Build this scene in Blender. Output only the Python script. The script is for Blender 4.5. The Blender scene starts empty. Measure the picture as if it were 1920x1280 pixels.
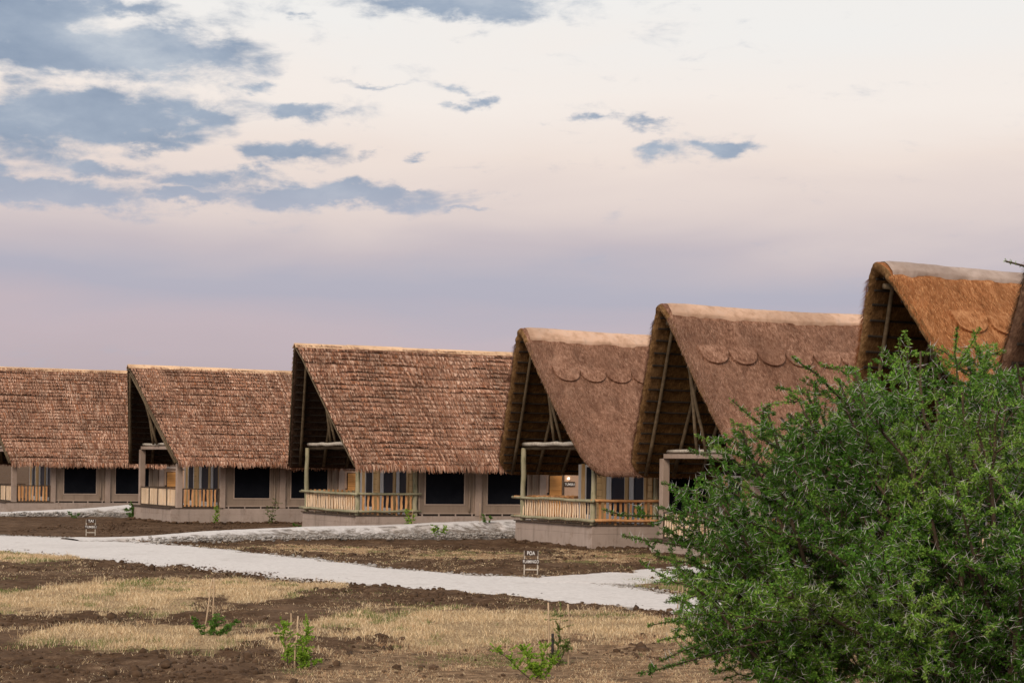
import bpy, math, random
import numpy as np
from mathutils import Matrix, Vector
R = math.radians
SC = bpy.context.scene
COL = SC.collection
rng = np.random.default_rng(7)
random.seed(7)

# ------------------------------------------------------------------ camera
CAM_H, FPX, HOR, ROLL = 3.0, 3600.0, 871.1, R(0.8)
cam_d = bpy.data.cameras.new('camera')
cam = bpy.data.objects.new('camera', cam_d)
COL.objects.link(cam)
SC.camera = cam
cam_d.sensor_width = 36.0
cam_d.lens = FPX / 1920 * 36
cam_d.clip_start = 0.1
cam_d.clip_end = 20000
cam.matrix_world = Matrix.Translation((0, 0, CAM_H)) @ Matrix.Rotation(R(90), 4, 'X') @ Matrix.Rotation(ROLL, 4, 'Z')
off = HOR - 640
cam_d.shift_x = math.sin(ROLL) * off / 1920
cam_d.shift_y = math.cos(ROLL) * off / 1920


def lin(r, g, b):
    f = lambda c: (c / 255 / 12.92) if c / 255 <= 0.04045 else ((c / 255 + 0.055) / 1.055) ** 2.4
    return (f(r), f(g), f(b))


# ------------------------------------------------------------------ world
SUN_AZ, SUN_EL = R(200), R(36)      # azimuth from +Y towards +X: low, behind the camera on its right
world = bpy.data.worlds.new('World')
SC.world = world
world.use_nodes = True
wn = world.node_tree
wn.nodes.clear()


class NG:
    """small helper to write node graphs as expressions"""
    def __init__(self, tree):
        self.t = tree

    def node(self, kind, **kw):
        n = self.t.nodes.new(kind)
        for k, v in kw.items():
            setattr(n, k, v)
        return n

    def put(self, sock, val):
        if val is None:
            return
        if isinstance(val, (int, float)):
            sock.default_value = val
        elif isinstance(val, tuple):
            try:
                sock.default_value = val
            except Exception:
                sock.default_value = (*val, 1.0)
        else:
            self.t.links.new(val, sock)

    def m(self, op, a, b=None, c=None, clamp=False):
        n = self.node('ShaderNodeMath', operation=op, use_clamp=clamp)
        for i, v in enumerate((a, b, c)):
            self.put(n.inputs[i], v)
        return n.outputs[0]

    def noise(self, vec, scale, detail=4, rough=0.55, dist=0.0, dim='3D'):
        n = self.node('ShaderNodeTexNoise', noise_dimensions=dim)
        self.put(n.inputs['Vector'], vec)
        n.inputs['Scale'].default_value = scale
        n.inputs['Detail'].default_value = detail
        n.inputs['Roughness'].default_value = rough
        n.inputs['Distortion'].default_value = dist
        return n.outputs['Fac']

    def ramp(self, fac, stops, interp='LINEAR'):
        n = self.node('ShaderNodeValToRGB')
        n.color_ramp.interpolation = interp
        el = n.color_ramp.elements
        while len(el) < len(stops):
            el.new(0.5)
        for e, (p, c) in zip(el, stops):
            e.position = p
            e.color = (*c, 1) if len(c) == 3 else c
        self.put(n.inputs[0], fac)
        return n.outputs[0]

    def mix(self, fac, a, b, mode='MIX'):
        n = self.node('ShaderNodeMix', data_type='RGBA', blend_type=mode)
        self.put(n.inputs['Factor'], fac)
        self.put(n.inputs['A'], a if not isinstance(a, tuple) else (*a, 1.0))
        self.put(n.inputs['B'], b if not isinstance(b, tuple) else (*b, 1.0))
        return n.outputs['Result']

    def xyz(self, x, y, z):
        n = self.node('ShaderNodeCombineXYZ')
        for i, v in enumerate((x, y, z)):
            self.put(n.inputs[i], v)
        return n.outputs[0]

    def smooth(self, v, lo, hi):
        n = self.node('ShaderNodeMapRange', interpolation_type='SMOOTHSTEP')
        self.put(n.inputs['Value'], v)
        n.inputs['From Min'].default_value = lo
        n.inputs['From Max'].default_value = hi
        return n.outputs[0]


g = NG(wn)
tc = g.node('ShaderNodeTexCoord')
sep = g.node('ShaderNodeSeparateXYZ')
wn.links.new(tc.outputs['Generated'], sep.inputs[0])
DX, DY, DZ = sep.outputs
az = g.m('MULTIPLY', g.m('ARCTAN2', DX, DY), 57.2958)       # degrees right of the camera's heading
elv = g.m('MULTIPLY', g.m('ARCSINE', DZ), 57.2958)          # degrees above the horizon


def sky_deg(px, py):
    c, s = math.cos(ROLL), math.sin(ROLL)
    dx, dy = px - 960, py - 640
    x, y = c * dx + s * dy, 640 - s * dx + c * dy
    a = math.atan2(x, FPX)
    return math.degrees(a), math.degrees(math.atan2((HOR - y), math.hypot(x, FPX)))


# haze and veil bands
band = g.noise(g.xyz(g.m('MULTIPLY', az, 0.10), g.m('MULTIPLY', elv, 0.42), 3.1), 1.0, 5, 0.5, 0.4)
band2 = g.noise(g.xyz(g.m('MULTIPLY', az, 0.035), g.m('MULTIPLY', elv, 0.16), 9.7), 1.0, 3, 0.5)
e2 = g.m('ADD', elv, g.m('ADD', g.m('MULTIPLY', g.m('SUBTRACT', band, 0.5), 2.6), g.m('MULTIPLY', g.m('SUBTRACT', band2, 0.5), 3.2)))
ef = g.m('DIVIDE', e2, 90.0, clamp=True)
stops = [(0.0, lin(170, 158, 163)), (2.2, lin(186, 171, 177)), (3.7, lin(194, 178, 185)), (5.1, lin(175, 173, 188)), (6.3, lin(197, 185, 190)), (7.6, lin(222, 206, 201)),
         (9.2, lin(238, 222, 212)), (11.2, lin(245, 235, 227)), (13.5, lin(241, 238, 234)), (18, lin(244, 243, 241)), (32, lin(244, 244, 244)), (90, lin(240, 243, 246))]
skycol = g.ramp(ef, [(e / 90, c) for e, c in stops])
# clouds
cn = g.noise(g.xyz(g.m('MULTIPLY', az, 0.55), g.m('MULTIPLY', elv, 1.4), 1.3), 1.0, 7, 0.60, 0.3)
cbig = g.noise(g.xyz(g.m('MULTIPLY', az, 0.045), g.m('MULTIPLY', elv, 0.09), 5.2), 1.0, 3, 0.5)
CLOUDS = [(165, 92, 250, 42, 1.3), (40, 50, 150, 52, 1.3), (215, 8, 85, 18, .9), (330, 75, 70, 28, .8), (40, 155, 70, 26, .7),
          (180, 218, 225, 40, 1.3), (340, 215, 130, 20, .9), (50, 265, 90, 38, .9), (275, 262, 95, 20, .9),
          (95, 362, 175, 24, 1.35), (-40, 330, 60, 60, .8), (545, 285, 100, 22, 1.05), (560, 214, 70, 14, .8), (335, 340, 75, 17, .95), (345, 374, 95, 13, .95),
          (610, 366, 210, 21, 1.25), (765, 355, 60, 9, .7), (860, 390, 55, 7, .7), (470, 338, 75, 15, .9), (195, 320, 90, 17, .95),
          (850, 12, 200, 24, 1.1), (960, 20, 80, 16, .8), (895, 192, 36, 11, .75), (1215, 231, 66, 10, .75), (1252, 276, 54, 20, .9), (1365, 274, 66, 14, .9), (1100, 225, 70, 7, .55),
          (700, 288, 24, 12, .7), (785, 286, 26, 9, .7), (470, 160, 40, 10, .6), (560, 30, 24, 9, .6), (700, 158, 60, 6, .5), (860, 168, 40, 7, .55)]
wz = 2.0
w1 = g.noise(g.xyz(g.m('MULTIPLY', az, 0.55), g.m('MULTIPLY', elv, 1.1), 11.0), 1.0, 5, 0.6)
w2 = g.noise(g.xyz(g.m('MULTIPLY', az, 0.55), g.m('MULTIPLY', elv, 1.1), 23.0), 1.0, 5, 0.6)
azw = g.m('ADD', az, g.m('MULTIPLY', g.m('SUBTRACT', w1, 0.5), 3.4))
elw = g.m('ADD', elv, g.m('MULTIPLY', g.m('SUBTRACT', w2, 0.5), 1.5))
field = None
for cx, cy, rx, ry, wgt in CLOUDS:
    a0, e0 = sky_deg(cx, cy)
    wa, we = rx / 62.8, ry / 62.8
    dd = g.m('ADD', g.m('POWER', g.m('DIVIDE', g.m('SUBTRACT', azw, a0), wa), 2.0), g.m('POWER', g.m('DIVIDE', g.m('SUBTRACT', elw, e0), we), 2.0))
    gs = g.m('MULTIPLY', g.m('EXPONENT', g.m('MULTIPLY', dd, -0.75)), wgt)
    field = gs if field is None else g.m('MAXIMUM', field, gs)
# the broken cloud goes on over the rest of the sky
rest = g.m('MULTIPLY', g.m('MULTIPLY', g.smooth(elv, 15.0, 24.0), g.smooth(cbig, 0.40, 0.70)), 0.8)
nish = g.node('ShaderNodeTexSky', sky_type='NISHITA')
nish.sun_disc = False
nish.sun_elevation = SUN_EL
nish.sun_rotation = SUN_AZ
nish.air_density = 1.0
nish.dust_density = 2.0
nadd = g.mix(1.0, nish.outputs[0], (0.006, 0.006, 0.006), 'MULTIPLY')
inner = g.noise(g.xyz(g.m('MULTIPLY', az, 0.22), g.m('MULTIPLY', elv, 0.5), 7.9), 1.0, 6, 0.6)


def sky_branch(fld):
    cov = g.m('ADD', g.m('MULTIPLY', fld, 0.70), g.m('MULTIPLY', g.m('SUBTRACT', cn, 0.5), 1.25))
    cmask = g.smooth(cov, 0.10, 0.60)
    ccol = g.ramp(inner, [(0.30, lin(124, 143, 168)), (0.52, lin(149, 164, 184)), (0.72, lin(188, 196, 206))])
    ccol = g.mix(g.smooth(elv, 9.5, 6.2), ccol, lin(174, 177, 193))
    skyc = g.mix(g.m('MULTIPLY', cmask, 0.93), skycol, ccol)
    bg = g.node('ShaderNodeBackground')
    wn.links.new(g.mix(1.0, skyc, nadd, 'ADD'), bg.inputs['Color'])
    bg.inputs['Strength'].default_value = 0.98
    return bg.outputs[0]


# the cloud bank low over the lodges is only evaluated where it lies
inbank = g.m('MULTIPLY', g.m('MULTIPLY', g.m('GREATER_THAN', elv, 3.5), g.m('LESS_THAN', elv, 19.0)), g.m('MULTIPLY', g.m('GREATER_THAN', az, -30.0), g.m('LESS_THAN', az, 13.0)))
mixs = g.node('ShaderNodeMixShader')
g.put(mixs.inputs[0], inbank)
wn.links.new(sky_branch(rest), mixs.inputs[1])
wn.links.new(sky_branch(g.m('MAXIMUM', field, rest)), mixs.inputs[2])
world.cycles.sampling_method = 'MANUAL'
world.cycles.sample_map_resolution = 256
wo = g.node('ShaderNodeOutputWorld')
wn.links.new(mixs.outputs[0], wo.inputs['Surface'])

# ------------------------------------------------------------------ sun
sun_d = bpy.data.lights.new('sun', 'SUN')
sun_d.energy = 2.4
sun_d.angle = R(22)
sun_d.color = (1.0, 0.82, 0.66)
sun = bpy.data.objects.new('sun', sun_d)
COL.objects.link(sun)
sd = Vector((math.sin(SUN_AZ) * math.cos(SUN_EL), math.cos(SUN_AZ) * math.cos(SUN_EL), math.sin(SUN_EL)))
sun.rotation_euler = sd.to_track_quat('Z', 'Y').to_euler()
sun.location = (40, -40, 40)

vs = SC.view_settings
vs.view_transform = 'Standard'
vs.look = 'None'
vs.exposure = 0.0
vs.gamma = 1.0
vs.use_curve_mapping = False
SC.cycles.use_denoising = True
SC.cycles.max_bounces = 6
SC.cycles.diffuse_bounces = 3


# ------------------------------------------------------------------ materials
def material(name, build):
    m = bpy.data.materials.new(name)
    m.use_nodes = True
    t = m.node_tree
    t.nodes.clear()
    G = NG(t)
    out = G.node('ShaderNodeOutputMaterial')
    b = G.node('ShaderNodeBsdfPrincipled')
    t.links.new(b.outputs[0], out.inputs['Surface'])
    build(G, b)
    return m


def coords(G, kind='Object'):
    return G.node('ShaderNodeTexCoord').outputs[kind]


def pos(G):
    return G.node('ShaderNodeNewGeometry').outputs['Position']


def scaled(G, v, s):
    n = G.node('ShaderNodeVectorMath', operation='MULTIPLY')
    G.put(n.inputs[0], v)
    n.inputs[1].default_value = s
    return n.outputs[0]


def bump(G, b, h, strength, dist):
    n = G.node('ShaderNodeBump')
    n.inputs['Strength'].default_value = strength
    n.inputs['Distance'].default_value = dist
    G.put(n.inputs['Height'], h)
    G.t.links.new(n.outputs[0], b.inputs['Normal'])


def mottled(name, c1, c2, scale, rough=0.85, bscale=None, bstr=0.3, bdist=0.01, stretch=(1, 1, 1), space='pos', spec=0.2, c3=None, big=0.35, streak=0.0):
    def build(G, b):
        v = scaled(G, pos(G) if space == 'pos' else coords(G), stretch)
        n = G.noise(v, scale, 6, 0.62)
        st = [(0.32, c1), (0.68, c2)]
        if c3:
            st = [(0.28, c1), (0.5, c2), (0.74, c3)]
        col = G.ramp(n, st)
        n2 = G.noise(v, scale * 0.13, 3, 0.5)
        col = G.mix(G.m('MULTIPLY', G.smooth(n2, 0.42, 0.72), big), col, tuple(x * 0.55 for x in c1))
        if streak:
            sn = G.noise(scaled(G, v, (1, 1, 0.12)), 5.5, 5, 0.65)
            col = G.mix(G.m('MULTIPLY', G.smooth(sn, 0.5, 0.72), streak), col, tuple(x * 0.5 for x in c1))
            bl_ = G.noise(v, 1.7, 6, 0.7)
            col = G.mix(G.m('MULTIPLY', G.smooth(bl_, 0.54, 0.66), streak), col, (c1[0] * .62, c1[1] * .55, c1[2] * .48))
        G.put(b.inputs['Base Color'], col)
        b.inputs['Roughness'].default_value = rough
        b.inputs['Specular IOR Level'].default_value = spec
        bump(G, b, G.noise(v, bscale or scale * 4, 5, 0.65), bstr, bdist)
    return material(name, build)


def attr_mat(name, rough=0.8, spec=0.15, trans=0.0, nscale=6.0, nvar=0.25, coat=0.0):
    def build(G, b):
        a = G.node('ShaderNodeVertexColor', layer_name='Col').outputs[0]
        n = G.noise(pos(G), nscale, 4, 0.6)
        col = G.mix(1.0, a, G.ramp(n, [(0.3, (1 - nvar,) * 3), (0.7, (1 + nvar,) * 3)]), 'MULTIPLY')
        G.put(b.inputs['Base Color'], col)
        b.inputs['Roughness'].default_value = rough
        b.inputs['Specular IOR Level'].default_value = spec
        if trans:
            tr = G.node('ShaderNodeBsdfTranslucent')
            G.put(tr.inputs['Color'], col)
            mx = G.node('ShaderNodeMixShader')
            mx.inputs[0].default_value = trans
            G.t.links.new(b.outputs[0], mx.inputs[1])
            G.t.links.new(tr.outputs[0], mx.inputs[2])
            out = [x for x in G.t.nodes if x.type == 'OUTPUT_MATERIAL'][0]
            G.t.links.new(mx.outputs[0], out.inputs['Surface'])
    return material(name, build)


M = {}
M['plaster'] = mottled('plaster', (0.335, 0.258, 0.210), (0.395, 0.305, 0.252), 2.2, 0.9, 30, 0.25, 0.006, streak=0.35)
M['plinth'] = mottled('plinth_plaster', (0.36, 0.288, 0.243), (0.43, 0.345, 0.295), 1.6, 0.92, 26, 0.35, 0.008, streak=0.5)
M['canvas'] = mottled('tent_canvas', (0.245, 0.187, 0.143), (0.30, 0.232, 0.18), 1.3, 0.9, 5, 0.5, 0.03, (1, 1, 0.3), big=0.3, streak=0.35)
M['welt'] = mottled('canvas_welt', (0.36, 0.28, 0.225), (0.42, 0.325, 0.26), 3, 0.9, 60, 0.1, 0.003)
M['tanwall'] = mottled('tan_wall', (0.47, 0.31, 0.215), (0.54, 0.365, 0.26), 1.4, 0.9, 30, 0.2, 0.004)
M['greenpole'] = mottled('treated_pole', (0.15, 0.16, 0.09), (0.34, 0.31, 0.20), 9, 0.8, 60, 0.5, 0.01, (1, 1, 0.25), c3=(0.40, 0.36, 0.27))
M['palepole'] = mottled('weathered_pole', (0.34, 0.31, 0.26), (0.62, 0.56, 0.48), 7, 0.85, 50, 0.5, 0.01)
M['rafter'] = mottled('rafter_pole', (0.085, 0.062, 0.038), (0.18, 0.135, 0.085), 6, 0.85, 40, 0.5, 0.01)
M['darkwood'] = mottled('dark_wood', (0.06, 0.042, 0.03), (0.12, 0.085, 0.06), 6, 0.8, 40, 0.4, 0.008)
M['picket'] = mottled('peeled_stick', (0.58, 0.40, 0.24), (0.86, 0.66, 0.46), 5, 0.8, 60, 0.5, 0.006, (1, 1, 0.3), c3=(0.70, 0.55, 0.42))
M['slab'] = mottled('orange_slab_wood', (0.48, 0.23, 0.09), (0.78, 0.43, 0.20), 5, 0.75, 40, 0.4, 0.006, (1, 1, 0.3))
M['plank'] = mottled('pale_plank', (0.36, 0.22, 0.09), (0.60, 0.42, 0.22), 3, 0.7, 30, 0.3, 0.005, (1, 1, 0.3))
M['door'] = mottled('pine_door', (0.50, 0.23, 0.07), (0.66, 0.33, 0.11), 3, 0.6, 30, 0.3, 0.005, (0.5, 0.5, 4))
M['frame'] = mottled('white_frame', (0.50, 0.49, 0.48), (0.62, 0.61, 0.60), 4, 0.6, 30, 0.1, 0.002)
M['screen'] = mottled('dark_mesh_screen', (0.005, 0.006, 0.009), (0.010, 0.011, 0.015), 1.6, 0.9, 300, 0.1, 0.001, spec=0.07, big=0.5)
M['glass'] = mottled('dark_glass', (0.008, 0.012, 0.022), (0.013, 0.02, 0.035), 1.0, 0.35, 3, 0.05, 0.002, spec=0.12, big=0.3)
M['dark'] = mottled('dark_gap_shade', (0.02, 0.015, 0.012), (0.035, 0.026, 0.02), 5, 0.9)  # near-black: door joints, and painted shade on gable sheet, purlins and floor slots
M['curtain'] = mottled('grey_curtain', (0.40, 0.39, 0.39), (0.55, 0.54, 0.53), 3, 0.9, 8, 0.4, 0.02, (4, 4, 0.2))
M['black'] = mottled('black_metal', (0.012, 0.012, 0.012), (0.03, 0.03, 0.03), 6, 0.5)
M['signboard'] = mottled('brown_signboard', (0.035, 0.022, 0.016), (0.07, 0.045, 0.032), 7, 0.7, 40, 0.3, 0.004)
M['signpaint'] = mottled('white_sign_paint', (0.74, 0.73, 0.71), (0.82, 0.81, 0.79), 12, 0.6)
M['ridgewood'] = mottled('ridge_plank', (0.46, 0.27, 0.145), (0.72, 0.49, 0.31), 3, 0.75, 20, 0.3, 0.01, c3=(0.72, 0.47, 0.27), big=0.5)
M['ridgecap'] = mottled('cement_ridge', (0.40, 0.245, 0.16), (0.62, 0.41, 0.29), 2.4, 0.9, 9, 0.4, 0.02, c3=(0.60, 0.43, 0.33), big=0.55, streak=0.3)
M['ridgecap_grey'] = mottled('grey_cement_ridge', (0.33, 0.245, 0.20), (0.47, 0.37, 0.315), 2.4, 0.9, 9, 0.5, 0.02, big=0.5, streak=0.3)
M['palm'] = attr_mat('palm_thatch', 0.85, 0.10, 0.0, 0.9, 0.34)
M['straw'] = attr_mat('grass_thatch_straw', 0.85, 0.12, 0.0, 1.3, 0.20)
M['stake'] = mottled('stake_wood', (0.34, 0.24, 0.15), (0.60, 0.45, 0.30), 8, 0.85, 60, 0.4, 0.006, (1, 1, 0.3))
M['plastic'] = mottled('black_pipe', (0.015, 0.012, 0.012), (0.03, 0.025, 0.024), 8, 0.6)
M['grass'] = attr_mat('dry_grass', 0.85, 0.1, 0.25, 0.8, 0.15)
M['leaf'] = attr_mat('acacia_leaf', 0.6, 0.2, 0.35, 2.2, 0.32)
M['sapleaf'] = attr_mat('sapling_leaf', 0.5, 0.35, 0.25, 3.0, 0.15)
M['bark'] = mottled('acacia_bark', (0.045, 0.032, 0.022), (0.13, 0.09, 0.06), 14, 0.9, 60, 0.5, 0.01)
M['thorn'] = mottled('white_thorn', (0.52, 0.50, 0.46), (0.66, 0.64, 0.60), 30, 0.5)
M['clod'] = mottled('soil_clod', (0.043, 0.024, 0.013), (0.125, 0.077, 0.046), 5, 0.95, 40, 0.6, 0.02)
M['stone'] = mottled('path_stone', (0.20, 0.18, 0.16), (0.45, 0.42, 0.39), 3, 0.9, 30, 0.4, 0.01)


def thatch_mat(name, c1, c2, c3):
    def build(G, b):
        v = coords(G)
        fine = G.noise(scaled(G, v, (1, 0.2, 0.2)), 34, 5, 0.7)
        mid = G.noise(v, 6.5, 5, 0.65)
        big = G.noise(v, 0.9, 4, 0.55)
        streak = G.noise(scaled(G, v, (1, 0.18, 0.18)), 3.2, 4, 0.6)
        f = G.m('ADD', G.m('MULTIPLY', fine, 0.55), G.m('ADD', G.m('MULTIPLY', mid, 0.3), G.m('MULTIPLY', streak, 0.15)))
        col = G.ramp(f, [(0.40, c1), (0.5, c2), (0.60, c3)])
        m2 = G.noise(scaled(G, v, (1, 0.6, 0.6)), 2.4, 6, 0.68)
        col = G.mix(G.m('MULTIPLY', G.smooth(m2, 0.50, 0.66), 0.55), col, tuple(a * 0.9 for a in c1))
        col = G.mix(G.m('MULTIPLY', G.smooth(G.noise(scaled(G, v, (1, 0.5, 0.5)), 1.5, 6, 0.65), 0.54, 0.72), 0.5), col, tuple(a * 1.05 for a in c3))
        col = G.mix(G.m('MULTIPLY', G.smooth(big, 0.42, 0.7), 0.5), col, tuple(0.5 * (a + b_) * 0.8 for a, b_ in zip(c1, c2)))
        G.put(b.inputs['Base Color'], col)
        b.inputs['Roughness'].default_value = 0.95
        b.inputs['Specular IOR Level'].default_value = 0.08
        bump(G, b, G.m('ADD', fine, G.m('MULTIPLY', mid, 0.8)), 0.9, 0.035)
    return material(name, build)


M['thatch_brown'] = thatch_mat('grass_thatch_brown', (0.105, 0.049, 0.030), (0.245, 0.127, 0.081), (0.43, 0.258, 0.178))
M['thatch_orange'] = thatch_mat('grass_thatch_orange', (0.17, 0.064, 0.024), (0.36, 0.150, 0.060), (0.55, 0.285, 0.135))
M['thatch_dark'] = thatch_mat('grass_thatch_dark', (0.08, 0.045, 0.03), (0.15, 0.085, 0.055), (0.24, 0.15, 0.10))
M['thatch_under'] = thatch_mat('shaded_thatch_underside', (0.060, 0.029, 0.010), (0.14, 0.074, 0.027), (0.26, 0.155, 0.06))  # darkened so the shade inside the open gable sits in the colour
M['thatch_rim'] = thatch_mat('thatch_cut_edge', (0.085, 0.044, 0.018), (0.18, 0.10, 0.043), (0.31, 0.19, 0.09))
M['palm_under'] = thatch_mat('shaded_palm_underside', (0.028, 0.016, 0.011), (0.055, 0.033, 0.022), (0.10, 0.062, 0.042))  # darker still: the gloom under the palm roof is put into the albedo


def ground_mat(G, b):
    a = G.node('ShaderNodeVertexColor', layer_name='Col')
    sp = G.node('ShaderNodeSeparateColor')
    G.t.links.new(a.outputs[0], sp.inputs[0])
    grassy, gravel, rust = sp.outputs
    p = pos(G)
    n1 = G.noise(p, 2.3, 6, 0.65)
    n2 = G.noise(p, 14, 5, 0.7)
    nb = G.noise(p, 0.35, 4, 0.55)
    soil = G.ramp(G.m('ADD', G.m('MULTIPLY', n1, 0.55), G.m('MULTIPLY', n2, 0.45)), [(0.36, (0.036, 0.019, 0.0095)), (0.52, (0.092, 0.052, 0.028)), (0.66, (0.19, 0.122, 0.074))])
    soil = G.mix(G.m('MULTIPLY', G.smooth(nb, 0.45, 0.7), 0.5), soil, (0.165, 0.105, 0.066))
    straw = G.ramp(G.noise(p, 22, 6, 0.75), [(0.36, (0.13, 0.08, 0.042)), (0.5, (0.33, 0.225, 0.12)), (0.62, (0.56, 0.42, 0.25))])
    rcol = G.ramp(G.noise(scaled(G, p, (0.6, 1, 1)), 5.5, 8, 0.8), [(0.36, (0.055, 0.034, 0.021)), (0.5, (0.20, 0.125, 0.07)), (0.62, (0.42, 0.285, 0.17))])
    grav = G.ramp(n2, [(0.3, (0.22, 0.20, 0.18)), (0.55, (0.44, 0.41, 0.385)), (0.75, (0.58, 0.55, 0.52))])
    col = G.mix(G.m('MULTIPLY', G.smooth(G.m('ADD', grassy, G.m('MULTIPLY', G.m('SUBTRACT', n1, 0.5), 0.9)), 0.3, 0.75), 0.85), soil, straw)
    col = G.mix(G.m('MULTIPLY', G.smooth(G.m('ADD', rust, G.m('MULTIPLY', G.m('SUBTRACT', n1, 0.5), 1.6)), 0.35, 0.8), 0.8), col, rcol)
    col = G.mix(G.smooth(G.m('ADD', gravel, G.m('MULTIPLY', G.m('SUBTRACT', n1, 0.5), 0.9)), 0.35, 0.7), col, grav)
    G.put(b.inputs['Base Color'], col)
    b.inputs['Roughness'].default_value = 0.97
    b.inputs['Specular IOR Level'].default_value = 0.08
    bump(G, b, G.m('ADD', n1, n2), 0.7, 0.05)


M['ground'] = material('ground_soil', ground_mat)


def path_mat(G, b):
    p = pos(G)
    n2 = G.noise(p, 9, 6, 0.7)
    n1 = G.noise(p, 1.1, 5, 0.6)
    n0 = G.noise(scaled(G, p, (1.0, 0.5, 1)), 0.45, 4, 0.55)
    col = G.ramp(n2, [(0.28, (0.45, 0.41, 0.385)), (0.5, (0.58, 0.54, 0.51)), (0.75, (0.66, 0.62, 0.59))])
    col = G.mix(G.m('MULTIPLY', G.smooth(n1, 0.55, 0.75), 0.35), col, (0.34, 0.29, 0.25))
    col = G.mix(G.m('MULTIPLY', G.smooth(n0, 0.5, 0.72), 0.25), col, (0.40, 0.36, 0.33))
    speck = G.noise(p, 26, 3, 0.6)
    col = G.mix(G.m('MULTIPLY', G.smooth(speck, 0.64, 0.72), 0.35), col, (0.20, 0.17, 0.145))
    a = G.node('ShaderNodeVertexColor', layer_name='Col')
    sp = G.node('ShaderNodeSeparateColor')
    G.t.links.new(a.outputs[0], sp.inputs[0])
    dirt = G.ramp(n2, [(0.3, (0.075, 0.058, 0.045)), (0.5, (0.17, 0.14, 0.115)), (0.72, (0.34, 0.30, 0.265))])
    e = G.m('ADD', sp.outputs[0], G.m('MULTIPLY', G.m('SUBTRACT', G.noise(p, 2.2, 6, 0.72), 0.5), 1.7))
    col = G.mix(G.smooth(e, 0.35, 0.8), col, dirt)
    G.put(b.inputs['Base Color'], col)
    b.inputs['Roughness'].default_value = 0.95
    b.inputs['Specular IOR Level'].default_value = 0.1
    bump(G, b, G.noise(p, 30, 4, 0.7), 0.5, 0.012)


M['path'] = material('crushed_stone', path_mat)


# ------------------------------------------------------------------ mesh helpers
def np_mesh(name, V, F, colors=None, smooth=False):
    me = bpy.data.meshes.new(name)
    V = np.asarray(V, np.float32)
    F = np.asarray(F, np.int32)
    m, k = F.shape
    me.vertices.add(len(V))
    me.vertices.foreach_set('co', V.ravel())
    me.loops.add(m * k)
    me.loops.foreach_set('vertex_index', F.ravel())
    me.polygons.add(m)
    me.polygons.foreach_set('loop_start', np.arange(0, m * k, k, dtype=np.int32))
    me.update(calc_edges=True)
    if smooth:
        me.polygons.foreach_set('use_smooth', np.ones(m, bool))
    if colors is not None:
        ca = me.color_attributes.new('Col', 'FLOAT_COLOR', 'POINT')
        c = np.ones((len(V), 4), np.float32)
        c[:, :3] = colors
        ca.data.foreach_set('color', c.ravel())
    return me


def obj(name, data, mats=None, parent=None, loc=None, mat4=None):
    o = bpy.data.objects.new(name, data)
    COL.objects.link(o)
    if mats is not None:
        for mm in (mats if isinstance(mats, (list, tuple)) else [mats]):
            data.materials.append(mm)
    if parent is not None:
        o.parent = parent
    if loc is not None:
        o.location = loc
    if mat4 is not None:
        o.matrix_local = mat4
    return o


def empty(name, loc, rz=0.0):
    o = bpy.data.objects.new(name, None)
    COL.objects.link(o)
    o.location = loc
    o.rotation_euler = (0, 0, rz)
    o.empty_display_size = 0.3
    return o


def tag(o, label=None, category=None, group=None, kind=None):
    for k, v in (('label', label), ('category', category), ('group', group), ('kind', kind)):
        if v:
            o[k] = v
    return o


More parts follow.
